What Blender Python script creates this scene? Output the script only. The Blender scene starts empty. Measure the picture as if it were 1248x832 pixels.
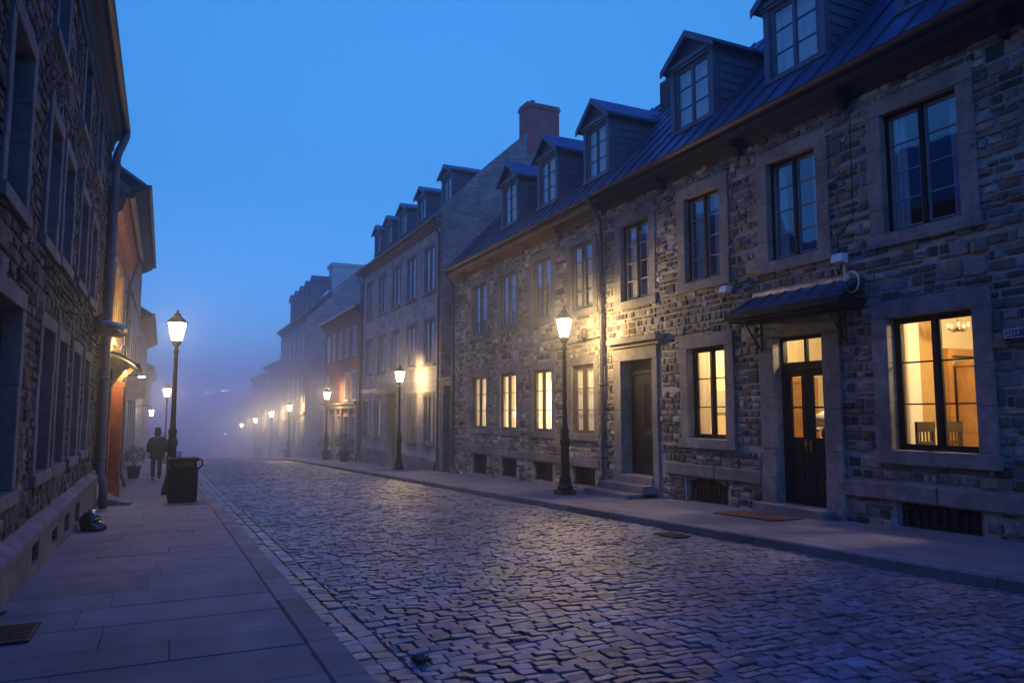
import bpy, math, random
from mathutils import Vector, noise
random.seed(7)
R = math.radians
PI = math.pi
scene = bpy.context.scene
COL = scene.collection
U = random.uniform

# ------------------------------------------------------------------ terrain
def gz(y):
    """height of the left pavement along the street: gentle fall, steeper beyond the crest"""
    if y < 44: return -.03*y
    if y < 52: t = y-44; return -1.32-.03*t-.00125*t*t
    if y < 150: return -1.64-.05*(y-52)
    return -6.54+.0*(y-150)
ROAD, RWALK, LWALK = -.035, .07, 0.0

# ------------------------------------------------------------------ materials
MATS = {}
def nd(nt, t, **kw):
    n = nt.nodes.new(t)
    for k, v in kw.items():
        setattr(n, k, v)
    return n
def mat(name, col, rough=.8, metal=0, var=.25, scale=6, bump=.0, bscale=30, spec=.5, attr=False, coat=0):
    if name in MATS: return MATS[name]
    m = bpy.data.materials.new(name); m.use_nodes = True; nt = m.node_tree
    b = nt.nodes['Principled BSDF']
    b.inputs['Roughness'].default_value = rough; b.inputs['Metallic'].default_value = metal
    b.inputs['Specular IOR Level'].default_value = spec
    if coat: b.inputs['Coat Weight'].default_value = coat
    tc = nd(nt, 'ShaderNodeTexCoord')
    n1 = nd(nt, 'ShaderNodeTexNoise'); n1.inputs['Scale'].default_value = scale; n1.inputs['Detail'].default_value = 8; n1.inputs['Roughness'].default_value = .65
    nt.links.new(tc.outputs['Object'], n1.inputs['Vector'])
    mr = nd(nt, 'ShaderNodeMapRange'); mr.inputs['From Min'].default_value = .25; mr.inputs['From Max'].default_value = .75
    mr.inputs['To Min'].default_value = 1-var; mr.inputs['To Max'].default_value = 1+var
    nt.links.new(n1.outputs['Fac'], mr.inputs['Value'])
    mx = nd(nt, 'ShaderNodeMix', data_type='RGBA', blend_type='MULTIPLY'); mx.inputs['Factor'].default_value = 1
    if attr:
        a = nd(nt, 'ShaderNodeAttribute', attribute_name='tone'); nt.links.new(a.outputs['Color'], mx.inputs['A'])
    else:
        mx.inputs['A'].default_value = (*col, 1)
    nt.links.new(mr.outputs['Result'], mx.inputs['B'])
    nw = nd(nt, 'ShaderNodeTexNoise'); nw.inputs['Scale'].default_value = .9; nw.inputs['Detail'].default_value = 7; nw.inputs['Roughness'].default_value = .62
    nt.links.new(tc.outputs['Object'], nw.inputs['Vector'])
    mw = nd(nt, 'ShaderNodeMapRange'); mw.inputs['From Min'].default_value = .3; mw.inputs['From Max'].default_value = .7; mw.inputs['To Min'].default_value = 1-min(.46, var*1.2); mw.inputs['To Max'].default_value = 1+min(.46, var*1.2)
    nt.links.new(nw.outputs['Fac'], mw.inputs['Value'])
    mx2 = nd(nt, 'ShaderNodeMix', data_type='RGBA', blend_type='MULTIPLY'); mx2.inputs['Factor'].default_value = 1
    nt.links.new(mx.outputs['Result'], mx2.inputs['A']); nt.links.new(mw.outputs['Result'], mx2.inputs['B'])
    nt.links.new(mx2.outputs['Result'], b.inputs['Base Color'])
    r2 = nd(nt, 'ShaderNodeMapRange'); r2.inputs['To Min'].default_value = max(.05, rough-.12); r2.inputs['To Max'].default_value = min(1, rough+.12)
    n3 = nd(nt, 'ShaderNodeTexNoise'); n3.inputs['Scale'].default_value = scale*.7; n3.inputs['Detail'].default_value = 4
    nt.links.new(tc.outputs['Object'], n3.inputs['Vector']); nt.links.new(n3.outputs['Fac'], r2.inputs['Value']); nt.links.new(r2.outputs['Result'], b.inputs['Roughness'])
    if bump:
        n2 = nd(nt, 'ShaderNodeTexNoise'); n2.inputs['Scale'].default_value = bscale; n2.inputs['Detail'].default_value = 6; n2.inputs['Roughness'].default_value = .7
        nt.links.new(tc.outputs['Object'], n2.inputs['Vector'])
        bp = nd(nt, 'ShaderNodeBump'); bp.inputs['Strength'].default_value = bump; bp.inputs['Distance'].default_value = .02
        nt.links.new(n2.outputs['Fac'], bp.inputs['Height']); nt.links.new(bp.outputs['Normal'], b.inputs['Normal'])
    MATS[name] = m
    return m
def brickmat(name, c1, c2, mortar, bw, bh, axis='Y', msize=.012, rough=.85, bump=.6, off=.5):
    """coursed masonry laid out in the wall's own plane (Y-Z or X-Z), in metres"""
    key = name+axis
    if key in MATS: return MATS[key]
    m = bpy.data.materials.new(key); m.use_nodes = True; nt = m.node_tree
    b = nt.nodes['Principled BSDF']; b.inputs['Roughness'].default_value = rough; b.inputs['Specular IOR Level'].default_value = .3
    tc = nd(nt, 'ShaderNodeTexCoord'); sp = nd(nt, 'ShaderNodeSeparateXYZ'); cb = nd(nt, 'ShaderNodeCombineXYZ')
    nt.links.new(tc.outputs['Object'], sp.inputs[0]); nt.links.new(sp.outputs[axis], cb.inputs['X']); nt.links.new(sp.outputs['Z'], cb.inputs['Y'])
    nz = nd(nt, 'ShaderNodeTexNoise'); nz.inputs['Scale'].default_value = 3; nz.inputs['Detail'].default_value = 3
    nt.links.new(tc.outputs['Object'], nz.inputs['Vector'])
    ad = nd(nt, 'ShaderNodeVectorMath', operation='SCALE'); ad.inputs['Scale'].default_value = bh*.18
    nt.links.new(nz.outputs['Color'], ad.inputs[0])
    av = nd(nt, 'ShaderNodeVectorMath', operation='ADD'); nt.links.new(cb.outputs[0], av.inputs[0]); nt.links.new(ad.outputs[0], av.inputs[1])
    br = nd(nt, 'ShaderNodeTexBrick'); br.offset = off
    br.inputs['Scale'].default_value = 1; br.inputs['Brick Width'].default_value = bw; br.inputs['Row Height'].default_value = bh
    br.inputs['Mortar Size'].default_value = msize; br.inputs['Mortar Smooth'].default_value = .3; br.inputs['Bias'].default_value = 0
    br.inputs['Color1'].default_value = (*c1, 1); br.inputs['Color2'].default_value = (*c2, 1); br.inputs['Mortar'].default_value = (*mortar, 1)
    nt.links.new(av.outputs[0], br.inputs['Vector'])
    n1 = nd(nt, 'ShaderNodeTexNoise'); n1.inputs['Scale'].default_value = 1.7; n1.inputs['Detail'].default_value = 9; n1.inputs['Roughness'].default_value = .7
    nt.links.new(tc.outputs['Object'], n1.inputs['Vector'])
    mr = nd(nt, 'ShaderNodeMapRange'); mr.inputs['From Min'].default_value = .3; mr.inputs['From Max'].default_value = .7; mr.inputs['To Min'].default_value = .6; mr.inputs['To Max'].default_value = 1.35
    nt.links.new(n1.outputs['Fac'], mr.inputs['Value'])
    mx = nd(nt, 'ShaderNodeMix', data_type='RGBA', blend_type='MULTIPLY'); mx.inputs['Factor'].default_value = 1
    nt.links.new(br.outputs['Color'], mx.inputs['A']); nt.links.new(mr.outputs['Result'], mx.inputs['B']); nt.links.new(mx.outputs['Result'], b.inputs['Base Color'])
    n2 = nd(nt, 'ShaderNodeTexNoise'); n2.inputs['Scale'].default_value = 25; n2.inputs['Detail'].default_value = 5
    nt.links.new(tc.outputs['Object'], n2.inputs['Vector'])
    sm = nd(nt, 'ShaderNodeMath', operation='MULTIPLY_ADD'); sm.inputs[1].default_value = -1.0
    nt.links.new(br.outputs['Fac'], sm.inputs[0]); nt.links.new(n2.outputs['Fac'], sm.inputs[2])
    bp = nd(nt, 'ShaderNodeBump'); bp.inputs['Strength'].default_value = bump; bp.inputs['Distance'].default_value = .015
    nt.links.new(sm.outputs[0], bp.inputs['Height']); nt.links.new(bp.outputs['Normal'], b.inputs['Normal'])
    MATS[key] = m
    return m
def emit(name, col, s, through=0.0):
    if name in MATS: return MATS[name]
    m = bpy.data.materials.new(name); m.use_nodes = True; nt = m.node_tree; nt.nodes.clear()
    o = nd(nt, 'ShaderNodeOutputMaterial'); e = nd(nt, 'ShaderNodeEmission'); e.inputs[0].default_value = (*col, 1); e.inputs[1].default_value = s
    if through:
        t = nd(nt, 'ShaderNodeBsdfTransparent'); t.inputs[0].default_value = (through, through, through, 1)
        a = nd(nt, 'ShaderNodeAddShader'); nt.links.new(t.outputs[0], a.inputs[0]); nt.links.new(e.outputs[0], a.inputs[1]); nt.links.new(a.outputs[0], o.inputs[0])
    else: nt.links.new(e.outputs[0], o.inputs[0])
    MATS[name] = m
    return m
def glass(name, ior=1.6, tint=(.92, .95, .95)):
    if name in MATS: return MATS[name]
    m = bpy.data.materials.new(name); m.use_nodes = True; nt = m.node_tree; nt.nodes.clear()
    o = nd(nt, 'ShaderNodeOutputMaterial'); t = nd(nt, 'ShaderNodeBsdfTransparent'); t.inputs[0].default_value = (*tint, 1)
    g = nd(nt, 'ShaderNodeBsdfGlossy'); g.inputs['Roughness'].default_value = .03; g.inputs[0].default_value = (.78, .8, 1, 1)
    lw = nd(nt, 'ShaderNodeLayerWeight'); lw.inputs['Blend'].default_value = .5
    p5 = nd(nt, 'ShaderNodeMath', operation='POWER'); p5.inputs[1].default_value = 5; nt.links.new(lw.outputs['Facing'], p5.inputs[0])
    f0 = 2*((ior-1)/(ior+1))**2
    f = nd(nt, 'ShaderNodeMath', operation='MULTIPLY_ADD'); f.inputs[1].default_value = 1-f0; f.inputs[2].default_value = f0; nt.links.new(p5.outputs[0], f.inputs[0])
    tc = nd(nt, 'ShaderNodeTexCoord'); nz = nd(nt, 'ShaderNodeTexNoise'); nz.inputs['Scale'].default_value = 2.2; nz.inputs['Detail'].default_value = 1
    nt.links.new(tc.outputs['Object'], nz.inputs['Vector'])
    bp = nd(nt, 'ShaderNodeBump'); bp.inputs['Strength'].default_value = .12; bp.inputs['Distance'].default_value = .02; nt.links.new(nz.outputs['Fac'], bp.inputs['Height'])
    nt.links.new(bp.outputs['Normal'], g.inputs['Normal'])
    x = nd(nt, 'ShaderNodeMixShader'); nt.links.new(f.outputs[0], x.inputs[0]); nt.links.new(t.outputs[0], x.inputs[1]); nt.links.new(g.outputs[0], x.inputs[2]); nt.links.new(x.outputs[0], o.inputs[0])
    MATS[name] = m
    return m
def cloth(name, col, tr=.5):
    if name in MATS: return MATS[name]
    m = bpy.data.materials.new(name); m.use_nodes = True; nt = m.node_tree; nt.nodes.clear()
    o = nd(nt, 'ShaderNodeOutputMaterial'); d = nd(nt, 'ShaderNodeBsdfDiffuse'); d.inputs[0].default_value = (*col, 1)
    t = nd(nt, 'ShaderNodeBsdfTranslucent'); t.inputs[0].default_value = (*col, 1)
    x = nd(nt, 'ShaderNodeMixShader'); x.inputs[0].default_value = tr
    nt.links.new(d.outputs[0], x.inputs[1]); nt.links.new(t.outputs[0], x.inputs[2]); nt.links.new(x.outputs[0], o.inputs[0])
    MATS[name] = m
    return m

STONE = mat('rubble_stone', (.3, .28, .25), .82, var=.4, scale=11, bump=1.0, bscale=26, attr=True, spec=.35)
MORTAR = mat('lime_mortar', (.27, .26, .245), .95, var=.3, scale=12, bump=.6, bscale=60)
DRESS = mat('dressed_limestone', (.17, .162, .16), .85, var=.4, scale=7, bump=.7, bscale=45)
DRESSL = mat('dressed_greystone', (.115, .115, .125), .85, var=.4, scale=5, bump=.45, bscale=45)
COBBLE = mat('granite_sett', (.2, .2, .2), .42, var=.4, scale=14, bump=.35, bscale=50, attr=True, spec=.55)
JOINT = mat('sett_joint', (.06, .057, .054), .95, var=.4, scale=9, bump=.6)
SLAB = mat('pavement_slab', (.24, .235, .23), .74, var=.22, scale=3.5, bump=.3, bscale=70, attr=True)
KERB = mat('granite_kerb', (.22, .21, .2), .75, var=.3, scale=8, bump=.5, bscale=50, attr=True)
EARTH = mat('dark_earth', (.06, .06, .055), .95, var=.3, scale=.5)
FRAME = mat('black_paint_timber', (.006, .006, .009), .65, var=.2, scale=12, bump=.1, spec=.25)
FRAMEB = mat('brown_paint_timber', (.10, .075, .06), .6, var=.2, scale=12, bump=.1)
FRAMEW = mat('weathered_white_timber', (.45, .45, .46), .6, var=.15, scale=12, bump=.1)
SASH = mat('grey_sash_timber', (.2, .2, .215), .55, var=.15, scale=12)
DORM = mat('slate_blue_timber', (.055, .065, .095), .6, var=.25, scale=8, bump=.2)
DORMW = mat('slate_blue_trim', (.085, .1, .145), .55, var=.2, scale=8, bump=.1)
ROOF = mat('lead_roof', (.045, .057, .08), .46, metal=.3, var=.3, scale=3, bump=.15)
SLATE = mat('slate_roof', (.055, .06, .075), .6, var=.35, scale=10, bump=.4, bscale=22)
FASC = mat('dark_fascia_timber', (.014, .013, .014), .75, var=.25, scale=7, bump=.2, spec=.2)
FASCB = mat('ochre_fascia_timber', (.11, .066, .034), .6, var=.25, scale=7, bump=.2)
ORANGE = mat('rust_orange_timber', (.20, .05, .016), .6, var=.4, scale=7, bump=.15)
PIPE = mat('painted_iron_pipe', (.05, .055, .075), .5, metal=.2, var=.2, scale=8)
GUTTER = mat('copper_gutter', (.05, .04, .033), .5, metal=.3, var=.3, scale=8)
IRON = mat('black_cast_iron', (.008, .008, .010), .6, metal=.0, var=.25, spec=.35, scale=10, bump=.15)
PLAST = mat('cream_plaster', (.72, .62, .44), .9, var=.08, scale=2)
WHITE = mat('white_plaster', (.8, .78, .72), .85, var=.06, scale=2)
FLOORW = mat('oak_floor', (.25, .15, .08), .5, var=.25, scale=5)
WOOD = mat('honey_oak', (.42, .21, .07), .5, var=.25, scale=6)
DARKW = mat('dark_chair_timber', (.04, .025, .018), .45, var=.2)
DIM = mat('dim_room_wall', (.16, .15, .15), .9, var=.15, scale=2)
GLASS = glass('window_glass', 1.45)
GLASSD = glass('old_window_glass', 2.15)
CURT = cloth('white_curtain', (.78, .77, .75), .25)
CURTY = cloth('cream_curtain', (.82, .75, .6), .5)
WPLAST = mat('white_plastic', (.6, .62, .66), .45, var=.08)
BLACKP = mat('black_plastic', (.008, .008, .01), .25, var=.1, spec=.6)
BRASS = mat('brass', (.22, .17, .09), .3, metal=1, var=.1)
LEAF = mat('dark_leaf', (.035, .06, .025), .6, var=.4, scale=20)
WEED = mat('weed_leaf', (.05, .09, .025), .6, var=.4, scale=20)

# ------------------------------------------------------------------ mesh builder
ORG = {}
class MB:
    def __init__(s): s.v = []; s.f = []; s.m = []; s.sm = []; s.t = []
    def add(s, verts, faces, m=0, smooth=False, tone=(1, 1, 1)):
        b = len(s.v); s.v += verts; s.t += [tone]*len(verts)
        for f in faces: s.f.append(tuple(i+b for i in f)); s.m.append(m); s.sm.append(smooth)
    def quad(s, a, b, c, d, m=0): s.add([a, b, c, d], [(0, 1, 2, 3)], m)
    def box(s, x0, x1, y0, y1, z0, z1, m=0, tone=(1, 1, 1)):
        if x0 > x1: x0, x1 = x1, x0
        if y0 > y1: y0, y1 = y1, y0
        if z0 > z1: z0, z1 = z1, z0
        v = [(x, y, z) for z in (z0, z1) for y in (y0, y1) for x in (x0, x1)]
        s.add(v, [(0, 2, 3, 1), (4, 5, 7, 6), (0, 1, 5, 4), (2, 6, 7, 3), (0, 4, 6, 2), (1, 3, 7, 5)], m, False, tone)
    def prism(s, poly, ext, m=0, smooth=False, tone=(1, 1, 1)):
        n = len(poly); e = Vector(ext)
        v = [tuple(p) for p in poly]+[tuple(Vector(p)+e) for p in poly]
        f = [tuple(range(n-1, -1, -1)), tuple(range(n, 2*n))]+[(i, (i+1) % n, (i+1) % n+n, i+n) for i in range(n)]
        s.add(v, f, m, smooth, tone)
    def tube(s, path, r, n=8, m=0, cap=True, smooth=True):
        P = [Vector(p) for p in path]; rs = r if isinstance(r, (list, tuple)) else [r]*len(P)
        v = []; u = None
        for i, p in enumerate(P):
            t = (P[min(i+1, len(P)-1)]-P[max(i-1, 0)]).normalized()
            if u is None: u = t.orthogonal().normalized()
            else: u = (u-t*u.dot(t)); u = u.normalized() if u.length > 1e-6 else t.orthogonal().normalized()
            w = t.cross(u)
            for k in range(n):
                a = 2*PI*k/n; v.append(tuple(p+rs[i]*(math.cos(a)*u+math.sin(a)*w)))
        f = [(i*n+k, i*n+(k+1) % n, (i+1)*n+(k+1) % n, (i+1)*n+k) for i in range(len(P)-1) for k in range(n)]
        s.add(v, f, m, smooth)
        if cap:
            b = len(s.v)-len(v)
            s.f.append(tuple(b+k for k in range(n-1, -1, -1))); s.m.append(m); s.sm.append(False)
            s.f.append(tuple(b+(len(P)-1)*n+k for k in range(n))); s.m.append(m); s.sm.append(False)
    def lathe(s, c, prof, n=16, m=0, smooth=True, rot=0):
        v = []
        for (r, z) in prof:
            for k in range(n):
                a = 2*PI*k/n+rot; v.append((c[0]+r*math.cos(a), c[1]+r*math.sin(a), c[2]+z))
        f = [(i*n+k, i*n+(k+1) % n, (i+1)*n+(k+1) % n, (i+1)*n+k) for i in range(len(prof)-1) for k in range(n)]
        f += [tuple(range(n-1, -1, -1)), tuple((len(prof)-1)*n+k for k in range(n))]
        s.add(v, f, m, smooth)
    def build(s, name, mats, parent=None, origin=None, bevel=0, tone=False):
        me = bpy.data.meshes.new(name)
        root = parent
        org = Vector(origin) if origin is not None else Vector((0, 0, 0))
        if parent is not None: org = ORG.get(parent.name, Vector((0, 0, 0)))
        me.from_pydata([(x-org.x, y-org.y, z-org.z) for (x, y, z) in s.v], [], s.f)
        if not isinstance(mats, (list, tuple)): mats = [mats]
        for m in mats: me.materials.append(m)
        me.polygons.foreach_set('material_index', s.m); me.polygons.foreach_set('use_smooth', s.sm)
        if tone:
            a = me.color_attributes.new('tone', 'FLOAT_COLOR', 'POINT')
            flat = []
            for t in s.t: flat += [t[0], t[1], t[2], 1]
            a.data.foreach_set('color', flat)
        me.update()
        o = bpy.data.objects.new(name, me); COL.objects.link(o)
        if parent is not None: o.parent = parent; ORG[o.name] = org
        else: o.location = org; ORG[o.name] = org
        if bevel:
            b = o.modifiers.new('bevel', 'BEVEL'); b.width = bevel; b.segments = 2; b.limit_method = 'ANGLE'
        return o
def tag(o, label=None, cat=None, group=None, kind=None):
    if label: o['label'] = label
    if cat: o['category'] = cat
    if group: o['group'] = group
    if kind: o['kind'] = kind
    return o
def thing(name, label, cat, loc, group=None):
    o = bpy.data.objects.new(name, None); COL.objects.link(o); o.location = loc; o.empty_display_size = .2
    ORG[o.name] = Vector(loc)
    return tag(o, label, cat, group)
def struct(o): o['kind'] = 'structure'; return o

# ------------------------------------------------------------------ facade helper: d = distance out from the wall towards the street
class Fac:
    def __init__(s, X, sg): s.X = X; s.sg = sg       # sg -1: wall faces -X (right row); +1: wall faces +X (left row)
    def x(s, d): return s.X+s.sg*d
    def box(s, mb, d0, d1, y0, y1, z0, z1, m=0, tone=(1, 1, 1)): mb.box(s.x(d0), s.x(d1), y0, y1, z0, z1, m, tone)
    def p(s, d, y, z): return (s.x(d), y, z)
def sheet(mb, F, d, y0, y1, z0, z1, holes, m=0):
    ys = sorted(set([y0, y1]+[min(max(h[i], y0), y1) for h in holes for i in (0, 1)]))
    zs = sorted(set([z0, z1]+[min(max(h[i], z0), z1) for h in holes for i in (2, 3)]))
    for a, b in zip(ys, ys[1:]):
        for c, e in zip(zs, zs[1:]):
            cy, cz = (a+b)/2, (c+e)/2
            if b-a < 1e-5 or e-c < 1e-5 or any(h[0] < cy < h[1] and h[2] < cz < h[3] for h in holes): continue
            q = [F.p(d, a, c), F.p(d, b, c), F.p(d, b, e), F.p(d, a, e)]
            if F.sg < 0: q.reverse()
            mb.quad(*q, m)
def grow(h, e): return (h[0]-e, h[1]+e, h[2]-e, h[3]+e)
def walls(mb, F, y0, y1, z0, z1, holes, m=0, mi=None, thick=.3):
    H = [grow(h, .05) for h in holes]
    sheet(mb, F, 0, y0, y1, z0, z1, H, m); sheet(mb, F, -thick, y0, y1, z0, z1, H, m if mi is None else mi)
    for h in H:
        a, b, c, e = h
        for q in ([(a, c), (b, c)], [(b, c), (b, e)], [(b, e), (a, e)], [(a, e), (a, c)]):
            (ya, za), (yb, zb) = q
            mb.quad(F.p(0, ya, za), F.p(0, yb, zb), F.p(-thick, yb, zb), F.p(-thick, ya, za), m)

# ------------------------------------------------------------------ rubble stones as real geometry
def stone(mb, F, ya, yb, za, zb, avoid, pal, hmax):
    dim = .62 if F.sg > 0 else 1.6 if ya > 15.46 else 1.25 if ya > 13 else 1.0  # right-row stones coloured lighter beside and beyond the near lamp, painting in its light
    w, h = yb-ya, zb-za
    if w < .05 or h < .05: return
    cy, cz = (ya+yb)/2, (za+zb)/2
    for (a, b, c, e) in avoid:
        if ya < b and yb > a and za < e and zb > c:
            cand = []
            if a-ya > .06: cand.append((a-ya, 'l'))
            if yb-b > .06: cand.append((yb-b, 'r'))
            if c-za > .05: cand.append(((c-za)*1.5, 'd'))
            if zb-e > .05: cand.append(((zb-e)*1.5, 'u'))
            if not cand: return
            k = max(cand)[1]
            if k == 'l': yb = a
            elif k == 'r': ya = b
            elif k == 'd': zb = c
            else: za = e
    w, h = yb-ya, zb-za
    cy, cz = (ya+yb)/2, (za+zb)/2
    H = U(.25, 1)*hmax; out = []; hw, hh = w/2, h/2
    for (sx, sy) in ((1, 1), (-1, 1), (-1, -1), (1, -1)):
        cx_, cy_ = hw*U(.10, .42), hh*U(.12, .5)
        A = (sx*(hw-U(0, .012)), sy*(hh-cy_)); M = (sx*(hw-cx_*.33), sy*(hh-cy_*.33)); B = (sx*(hw-cx_), sy*(hh-U(0, .012)))
        out += [A, M, B] if sx*sy > 0 else [B, M, A]
    n = len(out)
    tilt, tz = U(-.25, .25)*H, U(-.25, .25)*H
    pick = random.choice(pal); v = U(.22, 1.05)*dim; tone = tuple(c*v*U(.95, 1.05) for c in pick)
    V = []
    for (sc, dd) in ((1.0, -.012), (.97, H*.75), (.86, H)):
        for (py, pz) in out:
            V.append(F.p(dd+(tilt*py/(w/2)+tz*pz/(h/2)+U(-.14, .14)*H if dd > 0 else 0), cy+py*sc, cz+pz*sc))
    V.append(F.p(H*U(.9, 1.35), cy+U(-.2, .2)*w, cz+U(-.1, .1)*h))
    f = []
    for r in range(2):
        for k in range(n):
            q = (r*n+k, r*n+(k+1) % n, (r+1)*n+(k+1) % n, (r+1)*n+k)
            f.append(q if F.sg > 0 else q[::-1])
    for k in range(n):
        q = (2*n+k, 2*n+(k+1) % n, 3*n); f.append(q if F.sg > 0 else q[::-1])
    mb.add(V, f, 1, random.random() < .5, tone)
def rubble(mb, F, y0, y1, z0, z1, avoid, pal, hs=(.10, .19), ws=(.16, .46), hmax=.05, gap=.011):
    z = z0
    while z < z1:
        ha, hb = U(*hs), U(*hs)
        if z+ha+hb > z1-.06:
            ha = (z1-z)*.5; hb = z1-z-ha
            if ha < .06: break
        y = y0-U(0, .3)
        while y < y1:
            wob = .02*noise.noise((y*1.3, z*2, 3.1))
            if random.random() < .33:
                w = U(.22, .42); a, b = max(y, y0)+gap, min(y+w, y1)-gap
                stone(mb, F, a, b, z+gap+wob, z+ha+hb-gap+wob, avoid, pal, hmax*1.1); y += w
            else:
                L = U(.5, 1.3); mid = ha+U(-.03, .03)
                for (za, zb) in ((z, z+mid), (z+mid, z+ha+hb)):
                    q = y
                    while q < y+L-.02:
                        w = U(*ws)*(1.15 if zb-za < .14 else .9)
                        if y+L-q-w < ws[0]*.8: w = y+L-q
                        a, b = max(q, y0)+gap, min(q+w, y1)-gap
                        if random.random() < .09 and zb-za > .14 and w > .2:
                            c = za+(zb-za)*U(.4, .6)
                            stone(mb, F, a, b, za+gap+wob, c-gap*.8+wob, avoid, pal, hmax); stone(mb, F, a, b, c+gap*.8+wob, zb-gap+wob, avoid, pal, hmax)
                        else: stone(mb, F, a, b, za+gap+wob+U(-.006, .006), zb-gap+wob+U(-.006, .006), avoid, pal, hmax)
                        q += w
                y += L
        z += ha+hb
PALA = [(.24, .215, .185), (.30, .26, .21), (.17, .16, .155), (.21, .2, .2), (.26, .2, .15), (.13, .12, .12), (.32, .3, .27), (.19, .165, .14)]
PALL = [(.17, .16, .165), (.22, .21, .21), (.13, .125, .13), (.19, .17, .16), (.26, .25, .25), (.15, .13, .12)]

# ------------------------------------------------------------------ windows
def curtain(F, par, y0, y1, z0, z1, d, mt, waves=7, amp=.04):
    mb = MB(); n = max(8, int(waves*6)); V = []; ph = U(0, 6)
    for i in range(n+1):
        y = y0+(y1-y0)*i/n
        o = amp*math.sin(ph+waves*2*PI*i/n)+amp*.5*math.sin(1.7*waves*2*PI*i/n)
        V.append(F.p(d+o*.5, y, z0)); V.append(F.p(d+o, y, z1))
    mb.add(V, [(2*i, 2*i+1, 2*i+3, 2*i+2) for i in range(n)], 0, True)
    return mb.build('curtain', mt, par)
def jamb(mb, F, d0, d1, y0, y1, z0, z1, lens=(.38, .72)):
    z = z0
    while z < z1-.001:
        L = U(*lens)
        if z1-z-L < lens[0]*.7: L = z1-z
        F.box(mb, d0, d1+U(-.007, .005), y0+U(-.004, .0), y1+U(.0, .004), z, z+L); z += L
def window(F, house, h, rows=4, sur=.25, frame=FRAME, sash=SASH, stone_m=DRESS, proud=.05, drape=None, dm=None, gl=None, sill=True, d0=-.2, sillproud=.03):
    a, b, c, e = h
    mb = MB(); f = .055; m2 = (a+b)/2
    F.box(mb, d0, d0+.08, a, a+f, c, e); F.box(mb, d0, d0+.08, b-f, b, c, e)
    F.box(mb, d0, d0+.08, a+f, b-f, c, c+f); F.box(mb, d0, d0+.08, a+f, b-f, e-f, e)
    F.box(mb, d0+.005, d0+.09, m2-.035, m2+.035, c+f, e-f)
    w = mb.build('window', frame, house, bevel=.004)
    mb = MB(); s = .032
    for (p, q) in ((a+f, m2-.035), (m2+.035, b-f)):
        F.box(mb, d0+.015, d0+.055, p, p+s, c+f, e-f); F.box(mb, d0+.015, d0+.055, q-s, q, c+f, e-f)
        F.box(mb, d0+.015, d0+.055, p+s, q-s, c+f, c+f+s); F.box(mb, d0+.015, d0+.055, p+s, q-s, e-f-s, e-f)
        for k in range(1, rows):
            z = c+f+(e-c-2*f)*k/rows; F.box(mb, d0+.02, d0+.05, p+s, q-s, z-.011, z+.011)
    mb.build('sash', sash, w)
    mb = MB()
    for (p, q) in ((a+f, m2-.035), (m2+.035, b-f)):
        mb.quad(F.p(d0+.032, p, c+f), F.p(d0+.032, q, c+f), F.p(d0+.032, q, e-f), F.p(d0+.032, p, e-f))
    mb.build('pane', gl or GLASSD, w)
    if sur:
        mb = MB(); s = sur
        jamb(mb, F, -.28, proud, a-s, a, c, e); jamb(mb, F, -.28, proud, b, b+s, c, e)
        F.box(mb, -.28, proud+.004, a-s, b+s, e, e+s*1.02)
        F.box(mb, -.28, proud+sillproud, a-s-.03, b+s+.03, c-s*.8, c)
        mb.build('surround', stone_m, w, bevel=.012)
    if drape:
        for (p, q, wv) in drape:
            curtain(F, w, a+(b-a)*p, a+(b-a)*q, c+.02, e-.03, d0-.07, dm or CURT, wv)
    return w
def grille(F, house, h, n=9, sur=.14, arch=False, wide=.028):
    a, b, c, e = h; mb = MB()
    for k in range(n):
        y = a+(b-a)*(k+.5)/n; F.box(mb, -.1, -.1+wide, y-wide/2, y+wide/2, c, e)
    F.box(mb, -.107, -.063, a, b, e-.07, e-.05); F.box(mb, -.107, -.063, a, b, c+.05, c+.07)
    g = mb.build('basement_grille', IRON, house)
    mb = MB(); F.box(mb, -.27, -.02, a-sur, a, c, e+.0); F.box(mb, -.27, -.02, b, b+sur, c, e+.0)
    F.box(mb, -.27, .0, a-sur, b+sur, e, e+.09)
    if arch:
        n2 = 8
        pts = [F.p(.01, a, e+.004)]+[F.p(.01, a+(b-a)*i/n2, e-.1+.1*math.sin(PI*i/n2)) for i in range(n2+1)]+[F.p(.01, b, e+.004)]
        mb.prism(pts, (-.02*F.sg-.12*F.sg, 0, 0))
    mb.build('surround', DRESS, g, bevel=.01)
    return g
def interior(F, house, y0, y1, z0, z1, depth=4, m=DIM, name='room', fl=None):
    mb = MB(); d0 = -.302
    mb.quad(F.p(-depth, y0, z0), F.p(-depth, y1, z0), F.p(-depth, y1, z1), F.p(-depth, y0, z1), 0)
    for y in (y0, y1): mb.quad(F.p(d0, y, z0), F.p(-depth, y, z0), F.p(-depth, y, z1), F.p(d0, y, z1), 0)
    mb.quad(F.p(d0, y0, z1), F.p(d0, y1, z1), F.p(-depth, y1, z1), F.p(-depth, y0, z1), 0)
    mb.quad(F.p(d0, y0, z0), F.p(d0, y1, z0), F.p(-depth, y1, z0), F.p(-depth, y0, z0), 1)
    return mb.build(name, [m, fl or FLOORW], house)

def panel_leaf(mb, F, d, y0, y1, z0, z1, panels):
    F.box(mb, d, d+.05, y0, y1, z0, z1)
    for (a, b, c, e) in panels:
        F.box(mb, d+.05, d+.062, a, b, c, c+.03); F.box(mb, d+.05, d+.062, a, b, e-.03, e)
        F.box(mb, d+.05, d+.062, a, a+.03, c+.03, e-.03); F.box(mb, d+.05, d+.062, b-.03, b, c+.03, e-.03)
        F.box(mb, d+.05, d+.056, a+.06, b-.06, c+.06, e-.06)

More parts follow.
